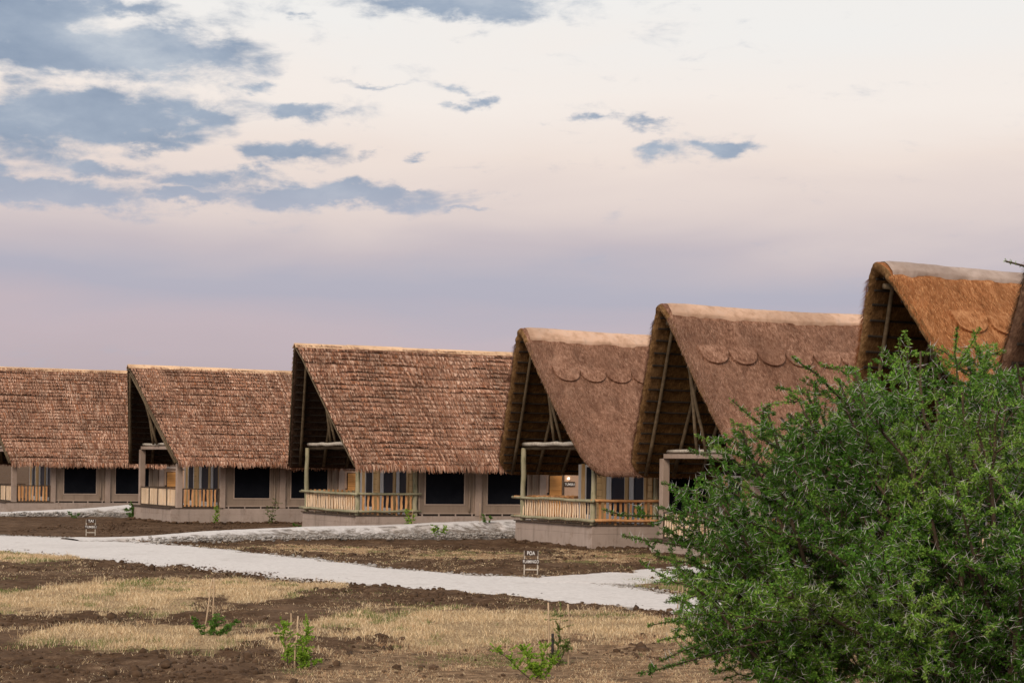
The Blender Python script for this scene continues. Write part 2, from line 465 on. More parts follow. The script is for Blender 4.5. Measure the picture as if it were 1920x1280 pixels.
class MB:
    def __init__(s):
        s.v, s.f, s.mi = [], [], []

    def add(s, vs, fs, mi=0):
        o = len(s.v)
        s.v += [tuple(map(float, p)) for p in vs]
        for f in fs:
            s.f.append(tuple(i + o for i in f))
            s.mi.append(mi)
        return s

    def box(s, x0, x1, y0, y1, z0, z1, mi=0, j=0.0):
        p = [(x, y, z) for z in (z0, z1) for y in (y0, y1) for x in (x0, x1)]
        if j:
            p = [tuple(c + random.uniform(-j, j) for c in q) for q in p]
        return s.add(p, [(0, 2, 3, 1), (4, 5, 7, 6), (0, 1, 5, 4), (2, 6, 7, 3), (0, 4, 6, 2), (1, 3, 7, 5)], mi)

    def tube(s, pts, rads, n=8, cap=True, mi=0):
        pts = [Vector(p) for p in pts]
        rings = []
        ref = None
        for i, p in enumerate(pts):
            d = (pts[min(i + 1, len(pts) - 1)] - pts[max(i - 1, 0)]).normalized()
            if ref is None:
                ref = d.orthogonal().normalized()
            a = (ref - d * ref.dot(d)).normalized()
            ref = a
            bb = d.cross(a)
            r = rads[i] if isinstance(rads, (list, tuple)) else rads
            rings.append([p + (a * math.cos(2 * math.pi * k / n) + bb * math.sin(2 * math.pi * k / n)) * r for k in range(n)])
        vs = [q for r in rings for q in r]
        fs = []
        for i in range(len(pts) - 1):
            for k in range(n):
                k2 = (k + 1) % n
                fs.append((i * n + k, i * n + k2, (i + 1) * n + k2, (i + 1) * n + k))
        if cap:
            fs.append(tuple(range(n - 1, -1, -1)))
            fs.append(tuple((len(pts) - 1) * n + k for k in range(n)))
        return s.add(vs, fs, mi)

    def pole(s, a, b, r0, r1=None, n=8, segs=5, wob=0.012, mi=0):
        a, b = Vector(a), Vector(b)
        r1 = r0 if r1 is None else r1
        pts, rads = [], []
        for i in range(segs + 1):
            t = i / segs
            w = wob * math.sin(math.pi * t) + wob * 0.5
            pts.append(a.lerp(b, t) + Vector((random.uniform(-w, w), random.uniform(-w, w), random.uniform(-w, w))))
            rads.append((r0 + (r1 - r0) * t) * random.uniform(0.92, 1.08))
        return s.tube(pts, rads, n, mi=mi)

    def mesh(s, name, smooth=False):
        me = bpy.data.meshes.new(name)
        me.from_pydata(s.v, [], s.f)
        me.update()
        if any(s.mi):
            me.polygons.foreach_set('material_index', s.mi)
        if smooth:
            me.polygons.foreach_set('use_smooth', [True] * len(s.f))
        return me

    def build(s, name, mat, parent=None, loc=None, smooth=False):
        return obj(name, s.mesh(name, smooth), mat, parent, loc)


def bevel(o, w=0.01, seg=1):
    m = o.modifiers.new('bevel', 'BEVEL')
    m.width = w
    m.segments = seg
    m.limit_method = 'ANGLE'
    return o


def vnoise(x, y, seed=0):
    xi, yi = np.floor(x).astype(np.int64), np.floor(y).astype(np.int64)
    fx, fy = x - xi, y - yi
    fx, fy = fx * fx * (3 - 2 * fx), fy * fy * (3 - 2 * fy)

    def h(a, b):
        n = (a * 374761393 + b * 668265263 + seed * 1442695041) & 0xFFFFFFFF
        n = ((n ^ (n >> 13)) * 1274126177) & 0xFFFFFFFF
        return ((n ^ (n >> 16)) & 0xFFFF) / 65535.0
    return (h(xi, yi) * (1 - fx) + h(xi + 1, yi) * fx) * (1 - fy) + (h(xi, yi + 1) * (1 - fx) + h(xi + 1, yi + 1) * fx) * fy


def fbm(x, y, octs=4, seed=0, gain=0.5):
    t, a, s = 0, 1.0, 0
    for o in range(octs):
        t = t + a * vnoise(x * 2 ** o + 17.3 * o, y * 2 ** o - 9.1 * o, seed + o)
        s += a
        a *= gain
    return t / s


# ------------------------------------------------------------------ ground
GRASS = {
    'A': [(-19, 61), (-16.87, 61.08), (-15.65, 63.0), (-12.82, 57.4), (-13.59, 54.7), (-14.85, 53.78), (-19, 53)],
    'B': [(-16, 41), (-11.69, 42.38), (-10.3, 46.12), (-7.3, 49.23), (-4.63, 47.19), (-4.67, 42.78), (-6.12, 41.32), (-6.73, 38.9), (-8.42, 37.74), (-10.17, 36.88), (-15, 36)],
    'C1': [(-7.97, 33.66), (-7.61, 35.44), (-6.03, 34.88), (-4.42, 33.69), (-3.73, 31.78), (-4.37, 30.15), (-5.87, 30.1), (-7.39, 31.23)],
    'C2': [(-3.73, 36.98), (-2.7, 38.51), (0.52, 39.96), (3.24, 37.94), (7, 37), (7, 33), (2.89, 33.79), (-0.47, 32.27), (-2.83, 32.6)],
}
RUST = {
    'D': [(-2.69, 31.01), (-1.38, 32.62), (2.88, 33.68), (8, 33), (8, 20), (-2.76, 20), (-3.0, 26)],
    'E1': [(-9.04, 68.54), (-4.51, 69.14), (-4.04, 62.5), (-8.05, 64.2)],
    'E2': [(-3.83, 64.31), (0.1, 66.31), (0.44, 61.86), (-3.24, 60.12)],
    'E3': [(1.69, 69.0), (5.33, 66), (5.45, 60.26), (1.57, 58.82)],
}
GREEN = {
    'I': [(2.67, 49.05), (4.36, 51.27), (9, 54.5), (9, 45.0), (5.61, 45.24), (3.97, 46.4)],
    'P5': [(4.6, 65.5), (7.5, 60.5), (8.5, 60.0), (7.4, 58.4), (4.2, 63.6)],
}


def inpoly(x, y, poly):
    r = np.zeros(x.shape, bool)
    n = len(poly)
    for i in range(n):
        x1, y1 = poly[i]
        x2, y2 = poly[(i + 1) % n]
        if y1 == y2:
            continue
        c = ((y1 > y) != (y2 > y)) & (x < (x2 - x1) * (y - y1) / (y2 - y1) + x1)
        r ^= c
    return r


def warp(x, y, s=1.0, k=0):
    return x + (fbm(x * .9, y * .5, 4, 11 + k) - .5) * 4.0 * s, y + (fbm(x * .9, y * .5, 4, 21 + k) - .5) * 6.4 * s


def masks(x, y):
    gr = np.zeros(x.shape)
    ru = np.zeros(x.shape)
    ge = np.zeros(x.shape)
    for k in (0, 100, 200, 300):
        wx, wy = warp(x, y, 1.0, k)
        for p in GRASS.values():
            gr += inpoly(wx, wy, p) * .25
        for p in RUST.values():
            ru += inpoly(wx, wy, p) * .25
        wx, wy = warp(x, y, .3, k)
        for p in GREEN.values():
            ge += inpoly(wx, wy, p) * .25
    gr, ru, ge = np.clip(gr, 0, 1), np.clip(ru, 0, 1), np.clip(ge, 0, 1)
    return gr, ru, ge


MGX, MGY = np.arange(-42, 26, .1), np.arange(10, 112, .1)
_mx, _my = np.meshgrid(MGX, MGY)
_MG = masks(_mx, _my)


def masks(x, y):
    i = np.clip(((x + 42) / .1).astype(int), 0, len(MGX) - 1)
    j = np.clip(((y - 10) / .1).astype(int), 0, len(MGY) - 1)
    ok = (x > -42) & (x < 26) & (y > 10) & (y < 112)
    return tuple(np.where(ok, m[j, i], 0) for m in _MG)


# main road edges on the ground (far side, near side)
FAR = [(-40, 97), (-30, 84), (-24.5, 78.3), (-19.46, 73.37), (-16.74, 72.2), (-13.65, 69.72), (-10.02, 65.02), (-7.79, 61.73), (-5.01, 57.34), (-2.88, 53.46), (-0.77, 51.35), (0.79, 50.74), (2.02, 49.84), (2.98, 47.4), (3.85, 45.18), (4.71, 43.88), (8, 40), (14, 35), (22, 29)]
NEAR = [(-37, 82), (-26, 71), (-20.5, 65.5), (-16.18, 61.02), (-13.49, 58.21), (-10.78, 55.1), (-8.14, 52.91), (-6.36, 50.47), (-4.14, 47.5), (-2.47, 45.97), (-0.65, 43.86), (0.67, 42.88), (1.69, 41.57), (2.55, 40.46), (3.39, 39.72), (4.19, 39.0), (7, 36), (12, 31.5), (20, 26)]
ROADPOLY = FAR + NEAR[::-1]


def ground_z(x, y):
    near = np.clip((130 - np.hypot(x, y)) / 40, 0, 1)
    gr, ru, ge = masks(x, y)
    rough = 1 - 0.75 * np.maximum(np.maximum(gr, ge), ru * .6)
    z = (fbm(x * .22, y * .22, 3, 5) - .5) * 0.16
    z = z + (fbm(x * 1.3, y * 1.3, 5, 3, .68) - .5) * 0.22 * rough
    return z * near


gx = np.concatenate([-np.geomspace(3000, 42, 26), np.arange(-40, -14, .3), np.arange(-14, 8, 0.09), np.arange(8, 24.01, .3), np.geomspace(26, 3000, 26)])
gy = np.concatenate([-np.geomspace(3000, 10, 24), [0, 6, 12, 16], np.arange(19, 42, 0.07), np.arange(42, 75, 0.14), np.arange(75, 112, 0.4), np.geomspace(113, 6000, 30)])
XX, YY = np.meshgrid(gx, gy)
ZZ = ground_z(XX, YY)
inroad = inpoly(XX, YY, ROADPOLY)
ZZ = np.where(inroad, np.minimum(ZZ, 0.02) - 0.06, ZZ)
gr, ru, ge = masks(XX, YY)
grav = np.zeros(XX.shape)
nx, ny = len(gx), len(gy)
idx = np.arange(nx * ny).reshape(ny, nx)
FQ = np.stack([idx[:-1, :-1], idx[:-1, 1:], idx[1:, 1:], idx[1:, :-1]], -1).reshape(-1, 4)
cols = np.stack([np.maximum(gr, ge * .55), grav, ru], -1).reshape(-1, 3)
tag(obj('ground', np_mesh('ground', np.stack([XX, YY, ZZ], -1).reshape(-1, 3), FQ, cols, True), M['ground']), kind='structure')


def resample(pts, n):
    p = np.array(pts, float)
    d = np.r_[0, np.cumsum(np.linalg.norm(np.diff(p, axis=0), axis=1))]
    t = np.linspace(0, d[-1], n)
    q = np.stack([np.interp(t, d, p[:, k]) for k in range(p.shape[1])], 1)
    for _ in range(6):
        q[1:-1] = (q[:-2] + 2 * q[1:-1] + q[2:]) / 4
    return q


def path_sheet(name, far, near, prof, n=420, sh_far=0.8, sh_near=0.8, label=None):
    """ruled sheet between two edge lines (x, y, z) with sloping shoulders down into the soil"""
    A, B = resample(far, n), resample(near, n)
    rows = []
    ks = [-0.999, -.5, 0.0] + list(np.linspace(0.05, 0.95, 13)) + [1.0, 1.5, 1.999]
    cols_ = []
    for k in ks:
        if k < 0:
            d = A - B
            d[:, 2] = 0
            d /= np.linalg.norm(d, axis=1)[:, None]
            t = -k
            q = A + d * sh_far * t
            q[:, 2] = A[:, 2] * (1 - t) + (-0.10) * t
            e = 0.46 + 0.6 * t
        elif k > 1:
            d = B - A
            d[:, 2] = 0
            d /= np.linalg.norm(d, axis=1)[:, None]
            t = k - 1
            q = B + d * sh_near * t
            q[:, 2] = B[:, 2] * (1 - t) + (-0.10) * t
            e = 0.46 + 0.6 * t
        else:
            q = A * (1 - k) + B * k
            q[:, 2] += prof * 4 * k * (1 - k)
            e = max(0, 0.42 - 2.6 * min(k, 1 - k))
        wob = (fbm(q[:, 0] * .8, q[:, 1] * .8, 4, 31) - .5)
        q[:, 2] += wob * 0.05 * (1.0 if 0 < k < 1 else 1.6)
        if k <= 0 or k >= 1:
            q[:, 1] += (fbm(q[:, 0] * 1.7, q[:, 1] * .7, 4, 41) - .5) * 0.5
        rows.append(q)
        cols_.append(np.full((n, 3), e))
    V = np.stack(rows, 0)
    r = V.shape[0]
    ii = np.arange(r * n).reshape(r, n)
    F = np.stack([ii[:-1, :-1], ii[1:, :-1], ii[1:, 1:], ii[:-1, 1:]], -1).reshape(-1, 4)
    o = obj(name, np_mesh(name, V.reshape(-1, 3), F, np.stack(cols_, 0).reshape(-1, 3), True), M['path'])
    tag(o, label, kind='structure')
    return o


path_sheet('gravel_road', [(x, y, .03) for x, y in FAR], [(x, y, .03) for x, y in NEAR], 0.03, 700, 0.7, 0.5)
path_sheet('gravel_path', [(1.0, 51.0, .055), (2.13, 52.6, .05), (3.75, 54.88, .05), (6.1, 58.45, .06), (10, 62.5, .1), (15, 66.3, .3), (18, 67.6, .5)],
           [(0.6, 48.5, .065), (2.63, 48.4, .06), (3.79, 49.5, .055), (5.29, 51.0, .055), (9.5, 56.0, .1), (15, 61.5, .3), (18.5, 64, .5)], 0.02, 220, .5, .5)
path_sheet('raised_gravel_path', [(-16.5, 70.8, .10), (-13.8, 71.0, .16), (-11.41, 74.3, .29), (-8.45, 77.2, .40), (-5.56, 78.3, .46), (-2.35, 80.2, .58), (0.4, 82.6, .66), (2.2, 83.6, .68)],
           [(-15.5, 69.0, .09), (-13.3, 70.0, .12), (-11.2, 73.1, .25), (-8.3, 76.1, .36), (-5.45, 77.3, .42), (-2.25, 79.1, .53), (0.75, 81.4, .60), (3.0, 82.0, .62)], 0.02, 260, .5, 1.9)
path_sheet('raised_gravel_path', [(-33, 100, .03), (-26.54, 101.2, .15), (-23.56, 102.6, .30), (-20.5, 104.9, .56), (-18.6, 106.6, .66)],
           [(-32, 97.5, .03), (-25.7, 99.4, .13), (-22.9, 100.6, .26), (-19.7, 102.9, .50), (-17.6, 104.6, .62)], 0.02, 160, .5, 2.2)

# ------------------------------------------------------------------ lodges
W, ZD = 6.24, 0.69


def house(label, O, a, z0, thatch, posts, zr, ze, rnd=0.045, mat='thatch_brown', cap='ridgecap', ub=8.7, prow=1.55, q0=0.45, sign=False, seed=1, hill=0.0):
    random.seed(seed)
    r_ = np.random.default_rng(seed)
    H = empty('thatched_lodge', (O[0], O[1], z0), R(a))
    tag(H, label, 'lodge', 'thatched lodges in a row')
    grass = thatch == 'grass'
    # ---- base
    bevel(MB().box(0, 12, 0, W, -0.6, .36).build('plinth', M['plinth'], H), 0.012, 2)
    bevel(MB().box(.007, 12, .007, W - .007, .362, ZD - 0.03).build('plinth', M['plinth'], H), 0.012, 2)
    mb = MB()
    for k in range(17):
        v = -0.02 + k * (W + .04) / 17
        mb.box(-0.07, 2.6, v, v + (W + .04) / 17 - .008, ZD - 0.028, ZD + 0.01, j=.002)
    mb.build('deck', M['darkwood'], H)
    # ---- posts and beams
    sq = posts == 'square'
    if sq:
        for v, top in ((0.004, 3.0), (W - .354, 3.46)):
            bevel(MB().box(0.30, 0.57, v, v + .26, ZD - .02, top).build('post', M['plaster'], H), 0.015, 2)
        bevel(MB().box(0.303, 0.567, .62, W - .36, 3.462, 3.62).build('beam', M['plaster'], H), 0.015, 2)
        MB().pole((0.40, .75, 3.71), (0.40, W - .5, 3.71), .065, .06, 8, 9, .012).build('beam', M['palepole'], H, smooth=True)
        bevel(MB().box(2.45, 2.72, 0.004, .25, ZD - .02, 2.95).build('post', M['plaster'], H), 0.012)
    else:
        for u, v, top in ((.12, .16, 2.85), (.12, W - (.42 if grass else .2), 3.5), (2.72, .12, 2.8)):
            MB().pole((u, v, -.1), (u + random.uniform(-.03, .03), v, top), .105, .095, 10, 7, .012).build('post', M['greenpole'], H, smooth=True)
        MB().pole((0.05, .75, 3.66), (0.05, W - .5, 3.64), .085, .075, 9, 9, .016).build('beam', M['palepole'], H, smooth=True)
        MB().pole((0.22, .75, 3.52), (0.22, W - .32, 3.5), .085, .08, 9, 9, .014).build('beam', M['rafter'], H, smooth=True)
    # ---- side walls of canvas between pilasters, both long sides
    for side in (0, 1):
        def yy(v0, v1):
            return (v0, v1) if side == 0 else (W - v1, W - v0)
        for (a0, a1) in ((5.5, 5.8), (8.6, 8.9)):
            b0, b1 = yy(.006, .25)
            bevel(MB().box(a0, a1, b0, b1, ZD - .02, 2.95).build('pilaster', M['plaster'], H), 0.012)
        for (p0, p1, w0, w1) in ((2.73 if sq else 2.86, 5.495, 3.2, 5.0), (5.805, 8.595, 6.12, 8.03)):
            zb, zt, ws, wt = ZD + .075, 2.95, 1.17, 2.78
            mb = MB()
            for (x0, x1, z_0, z_1) in ((p0, w0, zb, zt), (w1, p1, zb, zt), (w0, w1, zb, ws), (w0, w1, wt, zt)):
                b0, b1 = yy(.12, .15)
                mb.box(x0, x1, b0, b1, z_0, z_1)
            cw = mb.build('canvas_wall', M['canvas'], H)
            b0, b1 = yy(.105, .118)
            mb = MB()
            for x in (p0 + .05, p1 - .06, ):
                mb.box(x, x + .025, b0, b1, zb, zt)
            mb.box(p0 + .08, p1 - .07, b0, b1, zb + .01, zb + .035)
            mb.build('seam', M['welt'], cw)
            # a loosely rolled flap hanging beside the window
            b0, b1 = yy(.075, .125)
            mb = MB()
            mb.tube([(w1 + .26 + .01 * math.sin(z * 5), (b0 + b1) / 2, z) for z in np.linspace(zb + .05, zt - .1, 9)], [.045 + .012 * math.sin(3 * i) for i in range(9)], 8)
            mb.build('rolled_flap', M['canvas'], cw, smooth=True)
            b0, b1 = yy(.135, .147)
            wn_ = MB().box(w0 - .01, w1 + .01, b0, b1, ws - .01, wt + .01).build('window', M['screen'], H)
            b0, b1 = yy(.10, .119)
            mb = MB()
            for (x0, x1, z_0, z_1) in ((w0 - .05, w0, ws - .05, wt + .05), (w1, w1 + .05, ws - .05, wt + .05), (w0 + .001, w1 - .001, ws - .05, ws), (w0 + .001, w1 - .001, wt, wt + .05)):
                mb.box(x0, x1, b0, b1, z_0, z_1)
            mb.build('window_frame', M['welt'], wn_)
            b0, b1 = yy(.03, .10)
            fg = MB().box(p0 + .02, p1 - .02, b0, b1, ZD - .028, ZD + .062).build('floor_gap_shade', M['dark'], H)  # solid dark box painting the shade of the slots under the canvas
            b0, b1 = yy(.012, .10)
            for k in range(4):
                x = p0 + .12 + k * (p1 - p0 - .3) / 3
                MB().box(x, x + .06, b0, b1, ZD - .027, ZD + .06).build('floor_block', M['plinth'], fg)
            b0, b1 = yy(.02, .13)
            MB().box(p0 + .003, p1 - .003, b0, b1, ZD + .063, ZD + .085).build('floor_plate', M['plaster'], H)
    # ---- front wall of doors and boards behind the veranda
    x0 = 2.62
    seq = [('board', .32), ('plank', .2), ('glass', .85), ('curtain', .3), ('plank', .28), ('glass', 1.15), ('curtain', .32), ('plank', .3), ('board', .5), ('glass', .9), ('plank', .28), ('curtain', .3)]
    v = .26
    for kind_, wd in seq:
        v1 = min(v + wd, W - .15)
        if v1 - v < .05:
            break
        if kind_ == 'board':
            n = 9
            for k in range(n):
                zz = ZD + .012 + k * (2.9 - ZD) / n
                MB().box(x0 + .02, x0 + .07, v + .003, v1 - .003, zz, zz + (2.9 - ZD) / n - .012, j=.003).build('plank', M['plank'], H)
        elif kind_ == 'plank':
            bevel(MB().box(x0 - .03, x0 + .08, v + .003, v1 - .003, ZD + .012, 2.92).build('door_post', M['plank'], H), .01)
        elif kind_ == 'glass':
            dr = MB().box(x0 + .03, x0 + .05, v + .003, v1 - .003, ZD + .25, 2.8).build('glass_door', M['glass'], H)
            mb = MB()
            for (q0_, q1_, z_0, z_1) in ((v + .002, v + .06, ZD + .013, 2.9), (v1 - .06, v1 - .002, ZD + .013, 2.9), (v + .061, v1 - .061, ZD + .013, ZD + .25), (v + .061, v1 - .061, 2.8, 2.9)):
                mb.box(x0 + .0, x0 + .028, q0_, q1_, z_0, z_1)
            mb.build('door_frame', M['frame'], dr)
        else:
            MB().box(x0 + .01, x0 + .03, v + .003, v1 - .003, ZD + .013, 2.9).build('curtain', M['curtain'], H)
        v = v1
    MB().add([(x0 + .1, .25, 2.86), (x0 + .1, W - .25, 2.86), (x0 + .1, W / 2, 5.4), (x0 + .16, .25, 2.86), (x0 + .16, W - .25, 2.86), (x0 + .16, W / 2, 5.4)], [(0, 2, 1), (3, 4, 5), (0, 1, 4, 3), (1, 2, 5, 4), (2, 0, 3, 5)]).build('gable_shade_sheet', M['dark'], H)  # near-black sheet painting in the darkness under the roof
    # ---- rear annex with the entrance door
    bevel(MB().box(8.905, 12, .02, W - .02, ZD - .029, 2.60).build('annex_wall', M['tanwall'], H), .015)
    MB().box(8.88, 12.1, -.05, W + .05, 2.602, 2.70).build('annex_roof', M['plaster'], H)
    dr = MB().box(9.03, 9.68, -.01, .0195, ZD + .0, 2.45).build('door', M['dark'], H)
    for k in range(8):
        zz = ZD + .02 + k * .215
        MB().box(9.06, 9.65, -.03, -.0105, zz, zz + .207, j=.002).build('door_board', M['door'], dr)
    MB().box(9.72, 9.78, -.015, .0195, ZD, 2.5).build('door_jamb', M['darkwood'], H)
    mb = MB()
    mb.box(8.945, 9.005, -.07, .018, 1.62, 1.68)
    mb.tube([(8.975, -.06, 1.60), (8.975, -.06, 1.55), (8.975, -.06, 1.42), (8.975, -.06, 1.38)], [.03, .055, .055, .03], 8)
    mb.build('door_lantern', M['black'], H)
    if sign:
        bd = bevel(MB().box(9.78, 10.32, -.015, .0185, 1.96, 2.17).build('name_board', M['signboard'], H), .005)
        text('TUMBILI', (9.815, -.018, 2.0), .15, bd, 0.47, R(0))
        MB().tube([(9.98, -.05, 2.27), (9.98, -.05, 2.35)], [.04, .04], 8).build('lit_wall_lamp', M['lamp'], H)
    # ---- roof shape
    e = W / 2 + .78
    th = .27 if grass else .13
    rise = zr - ze
    sag = .05 if grass else .015

    def gs(s):
        return (np.sqrt(s * s + rnd * rnd) - rnd) / (math.sqrt(1 + rnd * rnd) - rnd)

    def prof(t):
        s = np.abs(t)
        h = e * t
        z = zr - rise * (gs(s) + sag * np.sin(np.pi * np.clip(s, 0, 1)))
        return W / 2 + h, z - th / 2

    def uf(s):
        u = -prow + (prow - q0) * s
        if grass:
            k = np.clip((s - .84) / .16, 0, 1)
            u = u + .75 * (1 - np.sqrt(np.clip(1 - k * k, 0, 1)))
        return u

    def ubk(s):
        u = ub + .25 * s * 0
        if grass:
            k = np.clip((s - .84) / .16, 0, 1)
            u = u - .75 * (1 - np.sqrt(np.clip(1 - k * k, 0, 1)))
        k = np.clip((.06 - s) / .06, 0, 1)
        return u - .18 * k

    slope = math.hypot(e, rise)
    rr = .16 if grass else .06
    tt = np.concatenate([np.linspace(0, .12, 14), np.linspace(.135, .93, 46), 1 - np.array([.055, .04, .028, .018, .01, .004, .001, 0])])
    tt = np.concatenate([-tt[:0:-1], tt])
    ds = np.array([0, .004, .015, .04, .075, .115, .16])
    pv, pz = prof(tt)
    dv, dz = np.gradient(pv, tt), np.gradient(pz, tt)
    L = np.hypot(dv, dz)
    nv, nz = -dz / L, dv / L
    s_ = np.abs(tt)
    f_, b_ = uf(s_), ubk(s_)
    inner_u = np.linspace(.2, .8, 64)
    cols_u = []
    for d in ds:
        cols_u.append((f_ + d, np.full_like(f_, d)))
    for w in np.linspace(0, 1, 66)[1:-1]:
        u = (f_ + .17) * (1 - w) + (b_ - .17) * w
        cols_u.append((u, np.minimum(u - f_, b_ - u)))
    for d in ds[::-1]:
        cols_u.append((b_ - d, np.full_like(f_, d)))
    outer, innr = [], []
    for u, d in cols_u:
        de = np.minimum(d, (1 - s_) * slope)
        hh = th / 2 * np.sqrt(np.clip(1 - (1 - np.clip(de / rr, 0, 1)) ** 2, 0, 1))
        wob = (fbm(u * 1.3 + seed * 7, tt * 9 + 3, 4, 77) - .5) * (.11 if grass else .03)
        edge = np.clip((d) / .3, 0, 1) * .7 + .3
        rag = (fbm(tt * 40 + seed, u * 0 + seed, 3, 55) - .5) * (.10 if grass else .05) * np.clip(1 - d / .2, 0, 1)
        sagr = (-.10 if grass else 0) * np.sin(np.pi * np.clip((u + prow) / (ub + prow), 0, 1)) * np.clip(1 - s_ * 2.5, 0, 1)
        outer.append(np.stack([u + rag, pv + nv * (hh + wob * edge), pz + nz * (hh + wob * edge) + sagr], -1))
        innr.append(np.stack([u + rag, pv - nv * hh, pz - nz * hh + sagr * .8], -1))
    outer, innr = np.stack(outer, 0), np.stack(innr, 0)
    nu, nt = outer.shape[:2]
    ii = np.arange(nu * nt).reshape(nu, nt)
    Fo = np.stack([ii[:-1, :-1], ii[1:, :-1], ii[1:, 1:], ii[:-1, 1:]], -1).reshape(-1, 4)
    Fi = Fo[:, ::-1] + nu * nt
    me = np_mesh('thatch_roof', np.concatenate([outer.reshape(-1, 3), innr.reshape(-1, 3)]), np.concatenate([Fo, Fi]), None, True)
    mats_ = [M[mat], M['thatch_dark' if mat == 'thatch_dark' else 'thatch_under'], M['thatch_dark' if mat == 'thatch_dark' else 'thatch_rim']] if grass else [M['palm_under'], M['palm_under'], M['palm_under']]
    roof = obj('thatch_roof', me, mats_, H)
    mi = np.r_[np.zeros(len(Fo), int), np.ones(len(Fi), int)]
    rim = (np.arange(nu - 1) < 4)[:, None] & np.ones(nt - 1, bool)[None]
    mi[:len(Fo)][rim.ravel()] = 2
    rim = (np.arange(nu - 1) < 8)[:, None] & np.ones(nt - 1, bool)[None]
    mi[len(Fo):][rim.ravel()] = 2
    me.polygons.foreach_set('material_index', mi.astype(np.int32))
    roof['label'] = 'smooth grass thatch with thick rounded edges' if grass else 'shaggy palm thatch laid in courses'

    def frame(t, u, lift=0.0):
        v_, z_ = prof(np.array([t]))
        v2, z2 = prof(np.array([t + .001]))
        tv, tz = float(v2[0] - v_[0]), float(z2[0] - z_[0])
        l = math.hypot(tv, tz)
        tv, tz = tv / l, tz / l
        n = Vector((0, -tz, tv))
        p = Vector((u, float(v_[0]), float(z_[0]))) + n * (th / 2 + lift)
        return p, Vector((0, tv, tz)), n      # point on the upper face, direction of growing t, outward normal

    if not grass:
        # ---- palm courses: every course a ragged strip of leaves
        NC = 29
        Lc = 10.0
        variants = []
        for k in range(9):
            variants.append(course_mesh(Lc, r_, 0.0))
        fringe = course_mesh(Lc, r_, 1.0)
        for sgn in (-1, 1):
            for k in range(NC + 1):
                s = .02 + .975 * k / NC + (r_.uniform(-.004, .004) if k < NC else 0)
                f0, b0 = float(uf(s)) - .03, float(ubk(s)) + .03
                p, d, n = frame(sgn * s, 0, 0.0)
                d = d * sgn
                x = Vector((1, 0, 0))
                if sgn > 0:
                    x = -x
                y = d
                z = n
                if x.cross(y).dot(z) < 0:
                    x = -x
                sx = (b0 - f0) / Lc
                org = Vector((f0 if x.x > 0 else b0, p.y, p.z))
                m4 = Matrix(((x.x * sx, y.x, z.x, org.x), (x.y * sx, y.y, z.y, org.y), (x.z * sx, y.z, z.z, org.z), (0, 0, 0, 1)))
                me_ = fringe if k == NC else variants[int(r_.integers(9))]
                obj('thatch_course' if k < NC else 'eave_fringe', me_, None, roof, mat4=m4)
        # verge battens
        for sgn in (-1, 1):
            pts = []
            for s in np.linspace(.01, .99, 9):
                p, d, n = frame(sgn * s, float(uf(s)) - .03, -.03)
                pts.append(p)
            MB().tube(pts, .03, 6).build('verge_batten', M['rafter'], roof, smooth=True)
        # ridge planks
        x = -prow - .05
        while x < ub - .3:
            ln = min(random.uniform(1.6, 2.9), ub + .1 - x)
            zz = zr + random.uniform(.10, .13)
            sx = .0 * math.sin(math.pi * min(1, max(0, (x + prow) / (ub + prow))))
            sx2 = .0 * math.sin(math.pi * min(1, max(0, (x + ln + prow) / (ub + prow))))
            mb = MB()
            for sg in (-1, 1):
                vs_ = []
                for xx, dz in ((x, sx), (x + ln - .02, sx2)):
                    vs_ += [(xx, W / 2 + sg * .0, zz + .06 + dz), (xx, W / 2 + sg * .23, zz - .13 + dz), (xx, W / 2 + sg * .2, zz - .16 + dz), (xx, W / 2, zz + .02 + dz)]
                mb.add(vs_, [(0, 1, 5, 4), (1, 2, 6, 5), (2, 3, 7, 6), (0, 3, 2, 1), (4, 5, 6, 7)])
            mb.build('ridge_plank', M['ridgewood'], roof)
            x += ln
    else:
        # ---- ridge cap of cement
        n = 40
        ang = np.linspace(-1, 1, 15)
        V = []
        xs = np.linspace(-prow + .28, ub - .1, n)
        for k, x in enumerate(xs):
            sg = -.10 * math.sin(math.pi * min(1, max(0, (x + prow) / (ub + prow))))
            taper = min(1, .35 + .65 * math.sqrt(min(1, k / 3)), .35 + .65 * math.sqrt(min(1, (n - 1 - k) / 3)))
            for q in ang:
                hw = .10 + .02 * (random.random() - .5) * (abs(q) > .9)
                t = q * hw
                v_, z_ = prof(np.array([t]))
                v2, z2 = prof(np.array([t + .001]))
                tv, tz = float(v2[0] - v_[0]), float(z2[0] - z_[0])
                l = math.hypot(tv, tz)
                lift = th / 2 + (.085 if abs(q) < .95 else -.06) * taper + random.uniform(-.008, .008)
                V.append((x, float(v_[0]) - tz / l * lift, float(z_[0]) + tv / l * lift + sg))
        ii = np.arange(n * 15).reshape(n, 15)
        F = np.stack([ii[:-1, :-1], ii[1:, :-1], ii[1:, 1:], ii[:-1, 1:]], -1).reshape(-1, 4)
        obj('ridge_cap', np_mesh('ridge_cap', V, F, None, True), M[cap], roof)
